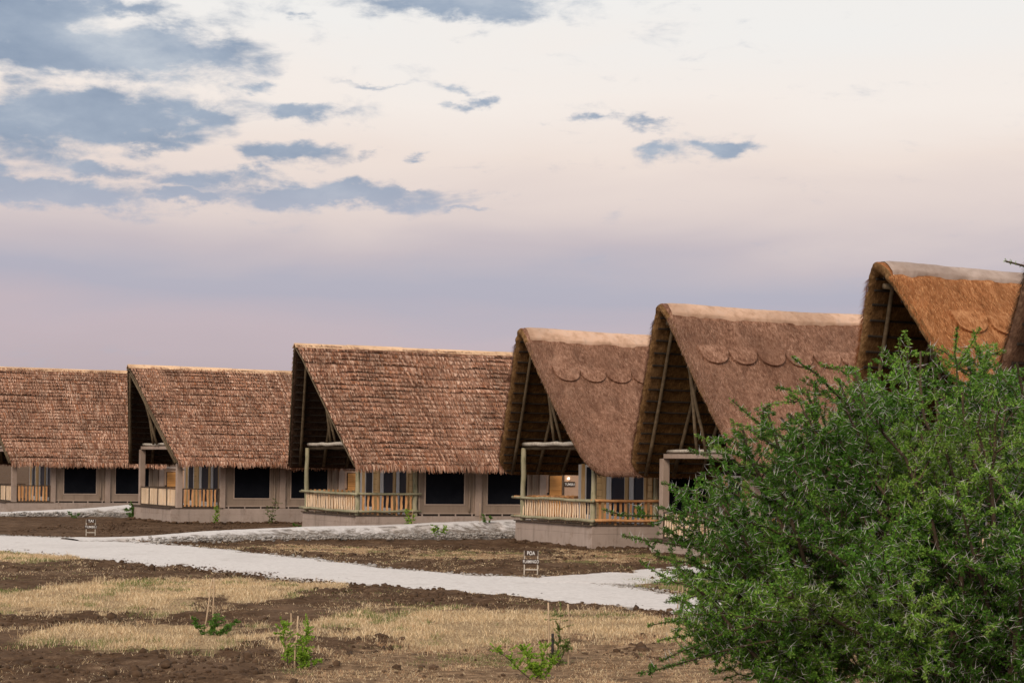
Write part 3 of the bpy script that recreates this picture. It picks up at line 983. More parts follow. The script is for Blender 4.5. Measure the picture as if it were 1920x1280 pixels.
        # ---- scalloped thatch apron below the ridge, one lobe after the other
        for sgn in (-1, 1):
            u, lw = -.70, 1.1
            while u + lw < ub - .2:
                rows, colsn = 9, 17
                top, bot = .25, .35
                Vt, Vb = [], []
                for i in range(rows):
                    w = i / (rows - 1)
                    for j in range(colsn):
                        c = j / (colsn - 1) * 2 - 1
                        low = top + (bot - top) * (.28 + .72 * math.sqrt(max(0, 1 - (abs(c) ** 2.2))))
                        t = top + (low - top) * w
                        p, d, nn = frame(sgn * t, u + lw * (j / (colsn - 1)), 0)
                        uu = p.x
                        sg = -.10 * math.sin(math.pi * min(1, max(0, (uu + prow) / (ub + prow)))) * max(0, 1 - t * 2.5)
                        p.z += sg
                        k_ = min(1, w * 2.2)
                        Vt.append(p + nn * (.008 + .08 * k_))
                        Vb.append(p + nn * -.06)
                nv_ = rows * colsn
                ii = np.arange(nv_).reshape(rows, colsn)
                F = np.stack([ii[:-1, :-1], ii[1:, :-1], ii[1:, 1:], ii[:-1, 1:]], -1).reshape(-1, 4)
                if sgn < 0:
                    pass
                faces = [tuple(int(q) for q in f) for f in F]
                faces += [(int(ii[-1, j]), int(ii[-1, j]) + nv_, int(ii[-1, j + 1]) + nv_, int(ii[-1, j + 1])) for j in range(colsn - 1)]
                for jj in (0, colsn - 1):
                    faces += [(int(ii[i, jj]), int(ii[i + 1, jj]), int(ii[i + 1, jj]) + nv_, int(ii[i, jj]) + nv_) for i in range(rows - 1)]
                mb = MB().add(Vt + Vb, faces)
                mb.build('scallop', M[mat], roof)
                u += lw
        # ---- loose straw over the thatch
        straw_fuzz(roof, prof, uf, ubk, th, prow, ub, mat, r_)
    # ---- roof timbers
    off_ = th / 2 + .05

    def under(t, u, d):
        p, tv, n = frame(t, u, 0)
        return p - n * (th + d)
    for sgn in (-1, 1):
        for k, s in enumerate(np.linspace(.07, .95, 15 if grass else 16)):
            a0 = under(sgn * s, float(uf(np.array(s))) + .1, .035)
            a1 = under(sgn * s, float(ubk(np.array(s))) - .1, .035)
            MB().pole(a0, a1, .032, .028, 6, 6, .012).build('purlin', M['dark'], H)  # near-black colour paints the shadow lines between the thatch rows
        for u in (.1, 1.2, 2.3, 3.6, 5.0, 6.5, 8.0):
            rake = (prow - q0) * max(0, 1 - u / 3.5)
            pts = [under(sgn * s, u - rake * (1 - s), .12) for s in (.03, .25, .5, .75, .96)]
            MB().tube(pts, [.055, .06, .066, .07, .072], 7).build('rafter', M['rafter'], H, smooth=True)
        MB().pole((2.75, W / 2 + sgn * (W / 2 - .15), 2.82), (8.6, W / 2 + sgn * (W / 2 - .15), 2.82), .07, .06, 7, 8, .01).build('wall_plate', M['rafter'], H, smooth=True)
    ztop = zr - th - .35
    MB().pole((-prow + .35, W / 2, ztop), (ub - .2, W / 2, ztop - .05), .08, .07, 8, 8, .012).build('ridge_pole', M['rafter'], H, smooth=True)
    for dv, du in ((.14, -.75), (-.12, -.45)):
        MB().pole((.18, W / 2 - dv * 2.2, 3.7), (du, W / 2 - dv * .6, ztop), .06, .05, 8, 6, .012).build('strut', M['rafter'], H, smooth=True)
    MB().pole((.3, W / 2 - 1.7, 3.75), (2.3, W / 2 - .5, ztop - 1.6), .055, .05, 8, 5, .012).build('strut', M['rafter'], H, smooth=True)
    # ---- rear gable infill
    n = 12
    V = []
    for s in np.linspace(-.93, .93, 2 * n + 1):
        p = under(float(s), 8.45, -.02)
        V.append(tuple(p))
    mb = MB()
    vs_ = [(8.45, p[1], 2.6) for p in V] + V
    m_ = len(V)
    mb.add(vs_, [(i, i + 1, m_ + i + 1, m_ + i) for i in range(m_ - 1)])
    mb.build('rear_gable', M['canvas'], H)
    # ---- railings
    if sq:
        fr = MB()
        zt_, zb_ = ZD + .93, ZD + .03
        fr.box(.33, .39, .31, W - .31, zt_ - .05, zt_)
        fr.box(.33, .39, .31, W - .31, zb_, zb_ + .05)
        npan = 4
        for k in range(npan + 1):
            vv = .31 + k * (W - .68) / npan
            fr.box(.331, .389, vv, vv + .055, zb_ + .051, zt_ - .051)
        rl = fr.build('front_railing', M['darkwood'], H)
        for k in range(npan):
            va = .31 + k * (W - .68) / npan + .06
            vb = .31 + (k + 1) * (W - .68) / npan - .005
            m2 = 8
            for j in range(m2):
                w = (vb - va) / m2
                MB().box(.352, .368, va + j * w + .012 * random.random(), va + (j + .6) * w, zb_ + .052, zt_ - .055, j=.004).build('picket', M['picket'], rl)
        fr = MB()
        fr.box(.59, 2.44, .08, .14, zt_ - .05, zt_)
        fr.box(.59, 2.44, .08, .14, zb_, zb_ + .06)
        fr.box(.6, .65, .081, .139, zb_ + .061, zt_ - .051)
        fr.box(2.38, 2.43, .081, .139, zb_ + .061, zt_ - .051)
        rl = fr.build('side_railing', M['darkwood'], H)
        for j in range(9):
            u = .72 + j * .187
            slab_picket(u, .065, zb_ + .03, zt_ - .055, rl)
        fr = MB()
        fr.box(.59, 2.44, W - .14, W - .08, zt_ - .05, zt_)
        fr.box(.59, 2.44, W - .14, W - .08, zb_, zb_ + .06)
        rl = fr.build('side_railing', M['darkwood'], H)
        for j in range(9):
            slab_picket(.72 + j * .187, W - .125, zb_ + .03, zt_ - .055, rl)
    else:
        zt_, zb_ = ZD + .88, ZD + .16
        fr = MB()
        fr.pole((.0, -.12, zt_), (.0, W + .28, zt_), .062, .055, 8, 10, .018)
        fr.pole((.0, -.16, zb_), (.0, W + .3, zb_), .062, .055, 8, 10, .018)
        rl = fr.build('front_railing', M['greenpole'], H, smooth=True)
        npk = 30
        for k in range(npk):
            v = .3 + k * (W - .6) / (npk - 1)
            r0 = random.uniform(.028, .037)
            low = zb_ - .09 if k % 7 != 3 else zb_ - .2
            MB().pole((.10, v + random.uniform(-.02, .02), low), (.10, v + random.uniform(-.02, .02), zt_ - .01), r0, r0 * .9, 7, 4, .008).build('picket', M['picket'], rl, smooth=True)
        for side in (0, 1):
            vv = -.01 if side == 0 else W + .01
            fr = MB()
            fr.pole((-.05, vv, zt_ + .02), (2.95, vv, zt_ + .02), .055, .05, 8, 7, .014)
            fr.pole((-.05, vv, zb_ + .01), (2.95, vv, zb_ + .01), .055, .05, 8, 7, .014)
            rl = fr.build('side_railing', M['greenpole'] if seed % 2 else M['slab'], H, smooth=True)
            for j in range(11):
                u = .35 + j * .215
                low = zb_ - .11 if j not in (3, 7) else ZD - .02
                slab_picket(u, .05 if side == 0 else W - .09, low, zt_ - (-.1 if side else 0.0), rl)
    return H


def slab_picket(u, v, z0, z1, parent):
    w = random.uniform(.075, .105)
    mb = MB()
    vs_, fs = [], []
    n = 5
    for i in range(n + 1):
        z = z0 + (z1 - z0) * i / n
        c = u + random.uniform(-.012, .012)
        ww = w * random.uniform(.85, 1.12) / 2
        vs_ += [(c - ww, v, z), (c + ww, v, z), (c + ww * .8, v + .035, z), (c - ww * .8, v + .035, z)]
    for i in range(n):
        for k in range(4):
            k2 = (k + 1) % 4
            fs.append((i * 4 + k, i * 4 + k2, i * 4 + 4 + k2, i * 4 + 4 + k))
    fs += [(3, 2, 1, 0), tuple(n * 4 + k for k in range(4))]
    mb.add(vs_, fs).build('picket', M['slab'], parent)


def course_mesh(L, r_, fringe):
    """one course of palm leaf thatch: x along the roof, y down the slope, z off the roof"""
    nb = int(L / .0105)
    x = np.sort(r_.uniform(0, L, nb))
    wav = (fbm(x * .9, x * 0 + r_.uniform(0, 99), 4, 9) - .5) * .16
    lowl = .55 + .9 * fbm(x * 1.4, x * 0 + r_.uniform(0, 99), 3, 19)
    bl = r_.uniform(.02, .125, nb) + wav * 1.3
    if fringe:
        bl = r_.uniform(.09, .25, nb) * (1 + .5 * (fbm(x * 2.2, x * 0 + 3, 3, 5) - .4))
    wd = r_.uniform(.009, .026, nb)
    sk = r_.normal(0, .022, nb)
    lift0 = r_.uniform(.05, .115, nb) * lowl
    lift1 = lift0 + r_.normal(.0, .014, nb)
    if fringe:
        lift1 = lift0 - r_.uniform(.0, .16, nb)
    y0 = -r_.uniform(.17, .21, nb)
    V = np.zeros((nb, 6, 3))
    V[:, 0] = np.stack([x - wd, y0, np.full(nb, .012)], -1)
    V[:, 1] = np.stack([x + wd, y0, np.full(nb, .012)], -1)
    ym = np.where(bl > 0, bl * .2 - .05, bl)
    V[:, 2] = np.stack([x - wd + sk * .4, ym, lift0], -1)
    V[:, 3] = np.stack([x + wd + sk * .4, ym, lift0 + r_.normal(0, .008, nb)], -1)
    V[:, 4] = np.stack([x - wd * .35 + sk, bl, lift1], -1)
    V[:, 5] = np.stack([x + wd * .35 + sk, bl, lift1], -1)
    b = np.arange(nb)[:, None] * 6
    F = np.concatenate([b + np.array([[0, 2, 3, 1]]), b + np.array([[2, 4, 5, 3]])])
    base = np.array([[.16, .068, .040], [.265, .132, .084], [.385, .222, .148], [.55, .37, .27], [.33, .132, .06]])
    ci = r_.choice(5, nb, p=[.16, .34, .30, .14, .06])
    c = base[ci] * r_.uniform(.8, 1.2, (nb, 1))
    tonal = .75 + .5 * fbm(x * .7, x * 0 + r_.uniform(0, 99), 3, 4)
    c = c * tonal[:, None]
    C = np.repeat(c[:, None], 6, 1)
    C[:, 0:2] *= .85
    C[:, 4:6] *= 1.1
    # solid strip underneath
    m = 60
    xs = np.linspace(0, L, m)
    vv = []
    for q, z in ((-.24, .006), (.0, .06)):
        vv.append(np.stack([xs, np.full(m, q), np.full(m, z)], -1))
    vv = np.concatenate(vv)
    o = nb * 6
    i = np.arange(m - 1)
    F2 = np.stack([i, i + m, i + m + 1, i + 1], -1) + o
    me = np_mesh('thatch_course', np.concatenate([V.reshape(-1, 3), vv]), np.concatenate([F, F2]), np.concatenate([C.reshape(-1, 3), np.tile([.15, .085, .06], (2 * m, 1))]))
    me.materials.append(M['palm'])
    return me


def straw_fuzz(roof, prof, uf, ubk, th, prow, ub, mat, r_):
    pal = {'thatch_brown': ((.15, .072, .046), (.29, .157, .102), (.48, .30, .21)), 'thatch_orange': ((.27, .095, .033), (.46, .19, .07), (.68, .36, .16)), 'thatch_dark': ((.10, .06, .04), (.18, .11, .07), (.28, .18, .12))}[mat]
    n = 46000
    sg = r_.choice([-1, 1], n, p=[.3, .7])
    s = r_.uniform(.1, .995, n)
    # a part of the straws stands along the edges
    f_, b_ = uf(s), ubk(s)
    w = r_.uniform(0, 1, n)
    edge = r_.random(n) < .22
    w = np.where(edge, r_.beta(.35, 8, n), w)
    eave = (r_.random(n) < .12) & ~edge
    s = np.where(eave, r_.uniform(.975, 1.0, n), s)
    f_, b_ = uf(s), ubk(s)
    u = f_ + .015 + (b_ - f_ - .03) * w
    t = -sg * s
    pv, pz = prof(t)
    pv2, pz2 = prof(t - sg * .001)
    dv, dz = pv2 - pv, pz2 - pz
    l = np.hypot(dv, dz)
    dv, dz = dv / l, dz / l          # down the slope
    nv, nz = np.where(dz * 1.0 < 0, -dz, dz) * -sg, np.abs(dv)
    de = np.minimum(np.minimum(u - f_, b_ - u), (1 - s) * 6.2)
    hh = th / 2 * np.sqrt(np.clip(1 - (1 - np.clip(de / .16, 0, 1)) ** 2, 0, 1))
    sagr = -.10 * np.sin(np.pi * np.clip((u + prow) / (ub + prow), 0, 1)) * np.clip(1 - s * 2.5, 0, 1)
    P = np.stack([u, pv + nv * hh, pz + nz * hh + sagr], -1)
    D = np.stack([r_.normal(0, .28, n) - np.where(edge, .35, 0), dv, dz], -1)
    N = np.stack([np.zeros(n), nv, nz], -1)
    ln = r_.uniform(.08, .22, n)
    lift = r_.uniform(.02, .18, n)
    tip = P + D * ln[:, None] + N * (ln * lift + .015)[:, None]
    side = np.cross(D, N)
    side /= np.linalg.norm(side, axis=1)[:, None]
    wd = r_.uniform(.003, .006, n)[:, None]
    base0 = P + N * .0
    V = np.stack([base0 - side * wd, base0 + side * wd, tip], 1).reshape(-1, 3)
    F = np.arange(n * 3).reshape(-1, 3)
    c = np.array(pal)[r_.choice(3, n, p=[.35, .45, .2])] * r_.uniform(.8, 1.2, (n, 1))
    o = obj('loose_straw', np_mesh('loose_straw', V, F, np.repeat(c, 3, 0)), M['straw'], roof)
    o['kind'] = 'stuff'


def text(body, loc, size, parent, width, rz=0.0, mat=None):
    cu = bpy.data.curves.new('lettering', 'FONT')
    cu.body = body
    cu.size = size
    cu.extrude = 0.003
    cu.offset = 0.001 * size / .15
    cu.space_character = 1.05
    tmp = bpy.data.objects.new('tmp_text', cu)
    COL.objects.link(tmp)
    dg = bpy.context.evaluated_depsgraph_get()
    me = bpy.data.meshes.new_from_object(tmp.evaluated_get(dg))
    bpy.data.objects.remove(tmp)
    xs = np.array([v.co[:] for v in me.vertices])
    w = xs[:, 0].max() - xs[:, 0].min()
    s = width / w
    me.transform(Matrix.Diagonal((s, 1, 1, 1)) @ Matrix.Translation((-xs[:, 0].min(), -xs[:, 1].min(), 0)))
    me.materials.clear()
    me.name = 'lettering'
    o = obj('lettering', me, mat or M['signpaint'], parent, mat4=Matrix.Translation(loc) @ Matrix.Rotation(R(90), 4, 'X'))
    return o


def lamp_mat(G, b):
    b.inputs['Base Color'].default_value = (1, .9, .75, 1)
    b.inputs['Emission Color'].default_value = (1, .82, .6, 1)
    b.inputs['Emission Strength'].default_value = 6.0


M['lamp'] = material('lit_lamp', lamp_mat)

house('shaggy-roofed lodge cut off by the left edge of the picture', (-27.62, 105.33), 27.1, -.11, 'palm', 'square', 8.08, 2.8, seed=11, q0=-.1, prow=1.3)
house('shaggy-roofed lodge with square plaster posts, second from the left', (-16.05, 90.93), 28.0, .05, 'palm', 'square', 7.38, 2.82, seed=12, q0=-.1, prow=1.2)
house('shaggy-roofed lodge with round pole posts and stick railing, third from the left', (-6.36, 79.47), 26.9, .13, 'palm', 'pole', 7.75, 2.68, sign=True, seed=13, q0=.35, prow=1.6)
house('smooth-thatched lodge with peach ridge and green pole posts, in the middle', (2.99, 69.56), 26.3, .16, 'grass', 'pole', 7.95, 2.62, seed=14)
house('smooth-thatched lodge with grey square post, half hidden by the thorn bush', (7.51, 61.08), 25.0, -.17, 'grass', 'square', 8.55, 2.95, rnd=.08, seed=15)
house('orange-thatched lodge with grey ridge rising above the thorn bush', (12.6, 47.45), 25.0, 0, 'grass', 'square', 8.35, 2.8, rnd=.13, prow=2.25, mat='thatch_orange', cap='ridgecap_grey', seed=16)
house('dark-thatched lodge cut off by the right edge behind the thorn bush', (13.1, 35.0), 25.0, 0, 'grass', 'square', 8.3, 2.8, rnd=.085, mat='thatch_dark', cap='ridgecap_grey', seed=17)


# ------------------------------------------------------------------ signs
def sign(label, x, y, z, wpost, h, wtop, wlow, t1, t2, rz=0.0):
    S = empty('direction_sign', (x, y, z), rz)
    tag(S, label, 'sign', 'direction signs beside the road')
    for sg in (-1, 1):
        bevel(MB().box(sg * wpost / 2 - .017, sg * wpost / 2 + .017, -.017, .017, -.15, h).build('post', M['palepole'], S), .004)
    bevel(MB().box(-wpost / 2 + .018, wpost / 2 - .018, -.012, .012, .09, .125).build('rung', M['palepole'], S), .004)
    b1 = bevel(MB().box(-wtop / 2, wtop / 2, -.04, -.018, h - .135, h + .005).build('board', M['signboard'], S), .004)
    b2 = bevel(MB().box(-wlow / 2, wlow / 2, -.04, -.018, h - .365, h - .225).build('board', M['signboard'], S), .004)
    text(t1, (-wtop * .29, -.0405, h - .115), .145, b1, wtop * .58)
    text(t2, (-wlow * .455, -.0405, h - .335), .12, b2, wlow * .91)


sign('small sign reading POA and FLAMINGO beside the road', .60, 52.15, .06, .36, .62, .36, .47, 'POA', 'FLAMINGO', R(-2))
sign('small sign reading TAI and TUMBILI beside the road', -16.2, 74.3, .05, .34, .62, .34, .46, 'TAI', 'TUMBILI', R(8))


# ------------------------------------------------------------------ grass and clods
def blades(name, P, ln, wd, lean, C, mat, label=None, kind='stuff', cat=None):
    n = len(P)
    th = rng.uniform(0, 2 * np.pi, n)
    dirv = np.stack([np.cos(th), np.sin(th), np.zeros(n)], -1)
    side = np.stack([-np.sin(th), np.cos(th), np.zeros(n)], -1)
    ph = rng.uniform(0, 2 * np.pi, n)
    side = np.stack([np.cos(ph), np.sin(ph) * .4, np.zeros(n)], -1)
    up = np.array([0, 0, 1.0])
    mid = P + up * (ln * .55)[:, None] + dirv * (ln * lean * .3)[:, None]
    tip = P + up * (ln * (1 - .35 * np.clip(lean, 0, 1.6)))[:, None] + dirv * (ln * lean)[:, None]
    w = wd[:, None]
    V = np.stack([P - side * w, P + side * w, mid + side * w * .8, mid - side * w * .8, tip], 1).reshape(-1, 3)
    b = np.arange(n)[:, None] * 5
    F = np.concatenate([b + np.array([[0, 1, 2]]), b + np.array([[0, 2, 3]]), b + np.array([[3, 2, 4]])])
    me = np_mesh(name, V, F, np.repeat(C, 5, 0))
    o = obj(name, me, mat)
    tag(o, label, cat, kind=kind)
    return o


def scatter(n, x0, x1, y0, y1):
    return rng.uniform(x0, x1, n), rng.uniform(y0, y1, n)


X, Y = scatter(1000000, -20, 8, 20, 70)
keep = (np.abs(X - 0.0) < Y * .30 + 1.5)
X, Y = X[keep], Y[keep]
gr, ru, ge = masks(X, Y)
clump = fbm(X * 1.6, Y * 1.1, 4, 61)
clump2 = fbm(X * .5, Y * .4, 3, 62)
dens = gr * np.clip((clump - .30) * 3.6, .12, 1) * 1.0 + ru * 1.0 * np.clip((clump - .32) * 3.6, .10, 1) + .12 * (clump > .53)
dens = dens * 1.3
notroad = ~inpoly(X, Y, ROADPOLY)
k = (rng.random(len(X)) < dens) & notroad
X, Y, gr, ru, clump2, clump = X[k], Y[k], gr[k], ru[k], clump2[k], clump[k]
n = len(X)
Z = ground_z(X, Y) - .01
ln = rng.uniform(.035, .15, n) * (.35 + 1.0 * clump) * np.where(rng.random(n) < .04, 1.8, 1.0) * np.where(gr > .2, 1.0, .62)
lean = np.where(gr > .2, rng.uniform(.2, 1.6, n), rng.uniform(.8, 2.4, n))
base = np.array([[.66, .50, .30], [.80, .65, .43], [.50, .36, .20], [.43, .26, .145], [.16, .20, .06]])
pr = rng.random(n)
ci = np.where(pr < .42, 0, np.where(pr < .72, 1, np.where(pr < .9, 2, 3)))
ci = np.where((ru > .3) & (gr < .3) & (pr > .55), 3, ci)
ci = np.where((fbm(X * .9 + 40, Y * .7, 3, 71) > .63) & (rng.random(n) < .6), 4, ci)
C = base[ci] * rng.uniform(.75, 1.2, (n, 1))
wd = rng.uniform(.0022, .0045, n) * np.clip(Y / 32, .9, 1.9)
blades('dry_grass', np.stack([X, Y, Z], -1), ln, wd, lean, C, M['grass'], 'pale dry grass growing in patches on the dug soil')
# sparse green growth beside the paths and at the foot of a lodge
X, Y = scatter(90000, 1.5, 9.5, 44, 67)
gr, ru, ge = masks(X, Y)
k = (ge > 0) & (rng.random(len(X)) < np.clip((fbm(X * 1.2, Y * .8, 3, 81) - .3) * 2.2, 0, 1) * .8)
X, Y = X[k], Y[k]
n = len(X)
C = np.array([[.16, .21, .06], [.27, .29, .11], [.42, .36, .17]])[rng.choice(3, n, p=[.45, .3, .25])] * rng.uniform(.7, 1.2, (n, 1))
blades('green_grass', np.stack([X, Y, ground_z(X, Y)], -1), rng.uniform(.05, .13, n), rng.uniform(.004, .008, n), rng.uniform(.2, 1.2, n), C, M['grass'], 'short green grass between the two gravel tracks')

# clods of turned soil
ico = MB()
t_ = (1 + 5 ** .5) / 2
iv = np.array([(-1, t_, 0), (1, t_, 0), (-1, -t_, 0), (1, -t_, 0), (0, -1, t_), (0, 1, t_), (0, -1, -t_), (0, 1, -t_), (t_, 0, -1), (t_, 0, 1), (-t_, 0, -1), (-t_, 0, 1)]) / 1.9
ifc = np.array([(0, 11, 5), (0, 5, 1), (0, 1, 7), (0, 7, 10), (0, 10, 11), (1, 5, 9), (5, 11, 4), (11, 10, 2), (10, 7, 6), (7, 1, 8), (3, 9, 4), (3, 4, 2), (3, 2, 6), (3, 6, 8), (3, 8, 9), (4, 9, 5), (2, 4, 11), (6, 2, 10), (8, 6, 7), (9, 8, 1)])


def lumps(name, X, Y, Z, rad, mat, label, flat=.6):
    n = len(X)
    V = iv[None] * (1 + rng.normal(0, .22, (n, 12, 1)))
    V = V * (rad[:, None, None] * np.stack([rng.uniform(.8, 1.5, n), rng.uniform(.8, 1.4, n), rng.uniform(.5, 1.0, n) * flat * 1.4], -1)[:, None])
    V = V + np.stack([X, Y, Z], -1)[:, None]
    F = (ifc[None] + (np.arange(n) * 12)[:, None, None]).reshape(-1, 3)
    return tag(obj(name, np_mesh(name, V.reshape(-1, 3), F), mat), label, kind='stuff')


X, Y = scatter(120000, -20, 8, 20, 92)
gr, ru, ge = masks(X, Y)
cl = fbm(X * .55, Y * .45, 4, 91)
k = (np.abs(X) < Y * .30 + 1) & (gr < .4) & (ge < .3) & ~inpoly(X, Y, ROADPOLY) & (rng.random(len(X)) < np.clip((cl - .42) * 2.6, 0, 1) * np.where(ru > .3, .35, .9)) & (Y < np.where(X > -10, 72, 92))
X, Y = X[k][:30000], Y[k][:30000]
rad = np.clip(rng.lognormal(-3.85, .55, len(X)), .012, .11)
lumps('soil_clods', X, Y, ground_z(X, Y) + rad * .15, rad, M['clod'], 'dark clods of turned soil strewn over the field', .95)

PX, PY, PZ = [], [], []
for (ox, oy), a_, z_ in (((-16.05, 90.93), 28.0, .05), ((2.99, 69.56), 26.3, .16), ((7.51, 61.08), 25.0, -.17)):
    n_ = 900
    fr = rng.random(n_) < .45
    u_ = np.where(fr, -np.abs(rng.normal(0, .16, n_)), rng.uniform(0, 9, n_))
    v_ = np.where(fr, rng.uniform(0, W, n_), -np.abs(rng.normal(0, .16, n_)))
    c_, s_ = math.cos(R(a_)), math.sin(R(a_))
    PX.append(ox + u_ * c_ - v_ * s_)
    PY.append(oy + u_ * s_ + v_ * c_)
PX, PY = np.concatenate(PX), np.concatenate(PY)
rad = np.clip(rng.lognormal(-3.1, .5, len(PX)), .02, .12)
lumps('plinth_foot_soil', PX, PY, ground_z(PX, PY) + rad * .3, rad, M['clod'], 'loose soil heaped along the foot of the lodge plinths', .7)

# stones on the shoulders of the raised paths
X, Y = [], []
for (xa, ya), (xb, yb), n in (((-13, 68.6), (-8, 73.0), 500), ((-8, 73.0), (-2, 77.3), 900), ((-2, 77.3), (2.0, 80.5), 700), ((-25.5, 98.0), (-18.5, 102.2), 900)):
    t = rng.uniform(0, 1, n)
    X.append(xa + (xb - xa) * t + rng.normal(0, .35, n))
    Y.append(ya + (yb - ya) * t + rng.normal(0, .65, n))
X, Y = np.concatenate(X), np.concatenate(Y)
lumps('shoulder_stones', X, Y, np.full(len(X), .10) + rng.uniform(-.05, .12, len(X)), np.clip(rng.lognormal(-3.5, .5, len(X)), .015, .09), M['stone'], 'loose grey stones on the shoulders of the raised paths', .7)


# grit along both edges of the road
X, Y = [], []
for edge in (FAR, NEAR):
    e_ = resample(edge, 900)
    i_ = rng.integers(150, 760, 5200)
    sp = .22 if edge is FAR else .45
    X.append(e_[i_, 0] + rng.normal(0, sp, 5200))
    Y.append(e_[i_, 1] + rng.normal(0, sp * 1.6, 5200))
X, Y = np.concatenate(X), np.concatenate(Y)
k = rng.random(len(X)) < np.clip((fbm(X * .9, Y * .9, 3, 44) - .3) * 2.5, 0, 1)
X, Y = X[k], Y[k]
h_ = len(X) // 2
lumps('road_edge_grit', X[:h_], Y[:h_], np.full(h_, .03), np.clip(rng.lognormal(-3.9, .5, h_), .01, .06), M['stone'], 'pale grit along the edges of the gravel road', .7)
lumps('road_edge_clods', X[h_:], Y[h_:], np.full(len(X) - h_, .025), np.clip(rng.lognormal(-4.0, .45, len(X) - h_), .01, .05), M['clod'], 'dark soil crumbs along the edges of the gravel road', .7)


# ------------------------------------------------------------------ saplings with stakes
def leaf_cloud(P, D, size, C, name, parent, mat, asp=.42):
    n = len(P)
    up = rng.normal(0, 1, (n, 3))
    side = np.cross(D, up)
    side /= np.linalg.norm(side, axis=1)[:, None]
    nrm = np.cross(side, D)
    L = size[:, None]
    w = L * asp * .5
    V = np.stack([P, P + D * L * .45 + side * w + nrm * L * .06, P + D * L, P + D * L * .45 - side * w + nrm * L * .06], 1).reshape(-1, 3)
    F = np.arange(n * 4).reshape(-1, 4)
    o = obj(name, np_mesh(name, V, F, np.repeat(C, 4, 0)), mat, parent)
    o['kind'] = 'stuff'
    return o


def unit(v):
    return v / np.linalg.norm(v, axis=-1, keepdims=True)


def sapling(label, x, y, stems, lsize, cols, stakes=(), pipe=None, nleaf=26, z=0.0, category='sapling'):
    z = float(ground_z(np.array([x]), np.array([y]))[0]) + z
    S = empty('sapling', (x, y, z))
    tag(S, label, category, 'young plants set out around the lodges')
    mb = MB()
    LP, LD = [], []
    for (dx, dy, h, lx, n_) in stems:
        p0 = Vector((dx, dy, -.05))
        p1 = Vector((dx + lx, dy + random.uniform(-.1, .1), h))
        pts = [p0.lerp(p1, t) + Vector((random.uniform(-.02, .02), random.uniform(-.02, .02), 0)) * (t > 0) for t in np.linspace(0, 1, 6)]
        mb.tube(pts, [.011, .010, .008, .007, .005, .003], 5)
        for j in range(int(n_ * 1.9)):
            t = random.uniform(.12, 1)
            i = min(4, int(t * 5))
            q = np.array(pts[i].lerp(pts[i + 1], t * 5 - i))
            d = unit(np.array([random.gauss(0, 1), random.gauss(0, 1), random.gauss(.5, .6)]))
            ln_ = random.uniform(.05, .24) * min(1, h + .25)
            m = 12
            for w in np.linspace(.2, 1, m):
                for _ in range(4):
                    LP.append(q + d * ln_ * w)
                    LD.append(unit(d * .6 + np.array([random.gauss(0, .7), random.gauss(0, .7), random.gauss(.25, .5)])))
    mb.build('stem', M['bark'], S, smooth=True)
    LP, LD = np.array(LP), np.array(LD)
    n = len(LP)
    C = np.array(cols)[rng.integers(0, len(cols), n)] * rng.uniform(.75, 1.25, (n, 1))
    leaf_cloud(LP, LD, rng.uniform(.7, 1.3, n) * lsize * .72, C, 'foliage', S, M['sapleaf'])
    for (dx, dy, h, lx) in stakes:
        MB().pole((dx, dy, -.1), (dx + lx, dy, h), .014, .012, 7, 6, .012).build('stake', M['stake'], S, smooth=True)
    if pipe:
        MB().tube([(pipe[0], pipe[1], -.05), (pipe[0], pipe[1], pipe[2])], .02, 8).build('water_pipe', M['plastic'], S, smooth=True)
    return S


YG = [(.16, .30, .02), (.24, .40, .03), (.33, .48, .06)]
DG = [(.07, .16, .025), (.11, .22, .035), (.15, .28, .045)]
OG = [(.12, .17, .03), (.16, .22, .05), (.10, .15, .03)]
sapling('low green seedling at the foot of two bent stakes in the dry grass', -5.12, 33.05, [(-.12, -.05, .26, -.2, 14), (.05, -.1, .34, .1, 16), (.15, -.05, .22, .3, 14), (.0, -.2, .3, .15, 12), (.1, -.3, .15, .3, 10)], .045, DG, [(-.13, .03, .95, .14), (.03, -.02, .97, .02)])
sapling('bushy bright green sapling between two broken stakes', -3.12, 28.2, [(-.1, 0, .62, -.1, 26), (.0, 0, .66, .22, 24), (.1, .03, .38, .12, 14), (.12, -.1, .2, .0, 26), (.1, -.15, .1, .25, 10)], .040, YG, [(-.1, .12, .78, .02), (-.02, -.02, .75, .06)])
sapling('slender olive sapling between two tall stakes and a black pipe', .72, 29.2, [(.04, 0, .80, .03, 18), (.03, 0, .45, .2, 12), (.0, 0, .18, -.05, 10)], .036, OG, [(-.1, 0, .97, -.01), (.21, .05, .95, -.02)], (-.04, -.05, .5))
sapling('leafy light green sapling leaning in the foreground straw', .45, 27.0, [(0, 0, .50, -.28, 26), (-.02, 0, .45, .08, 18), (.05, 0, .3, .18, 14), (-.05, 0, .42, -.58, 14), (.03, 0, .2, -.1, 14)], .040, YG)
sapling('hidden sapling between yellow stakes at the edge of the thorn bush', 3.53, 40.07, [(.05, 0, .3, .1, 6)], .04, DG, [(0, 0, .74, .02), (.07, .02, .62, .04), (.2, 0, .7, .0)])
sapling('small green shrub on the stony shoulder of the raised path', -2.85, 77.2, [(-.1, 0, .42, -.12, 9), (.1, 0, .38, .2, 9), (0, 0, .3, 0, 6)], .07, YG, (), (-.05, -.05, .4), z=.12)
sapling('green shrub beside the end of the left raised path', -18.9, 96.2, [(0, 0, .75, -.05, 16), (0, 0, .6, .15, 12), (-.1, 0, .5, -.2, 10)], .08, DG, [(.35, 0, .45, .02), (.55, 0, .35, -.03)])
sapling('narrow green climber at the foot of the second plinth', -13.98, 91.3, [(0, 0, .95, .03, 14), (.1, 0, .8, .02, 12)], .06, YG, [(.18, 0, 1.1, 0)])
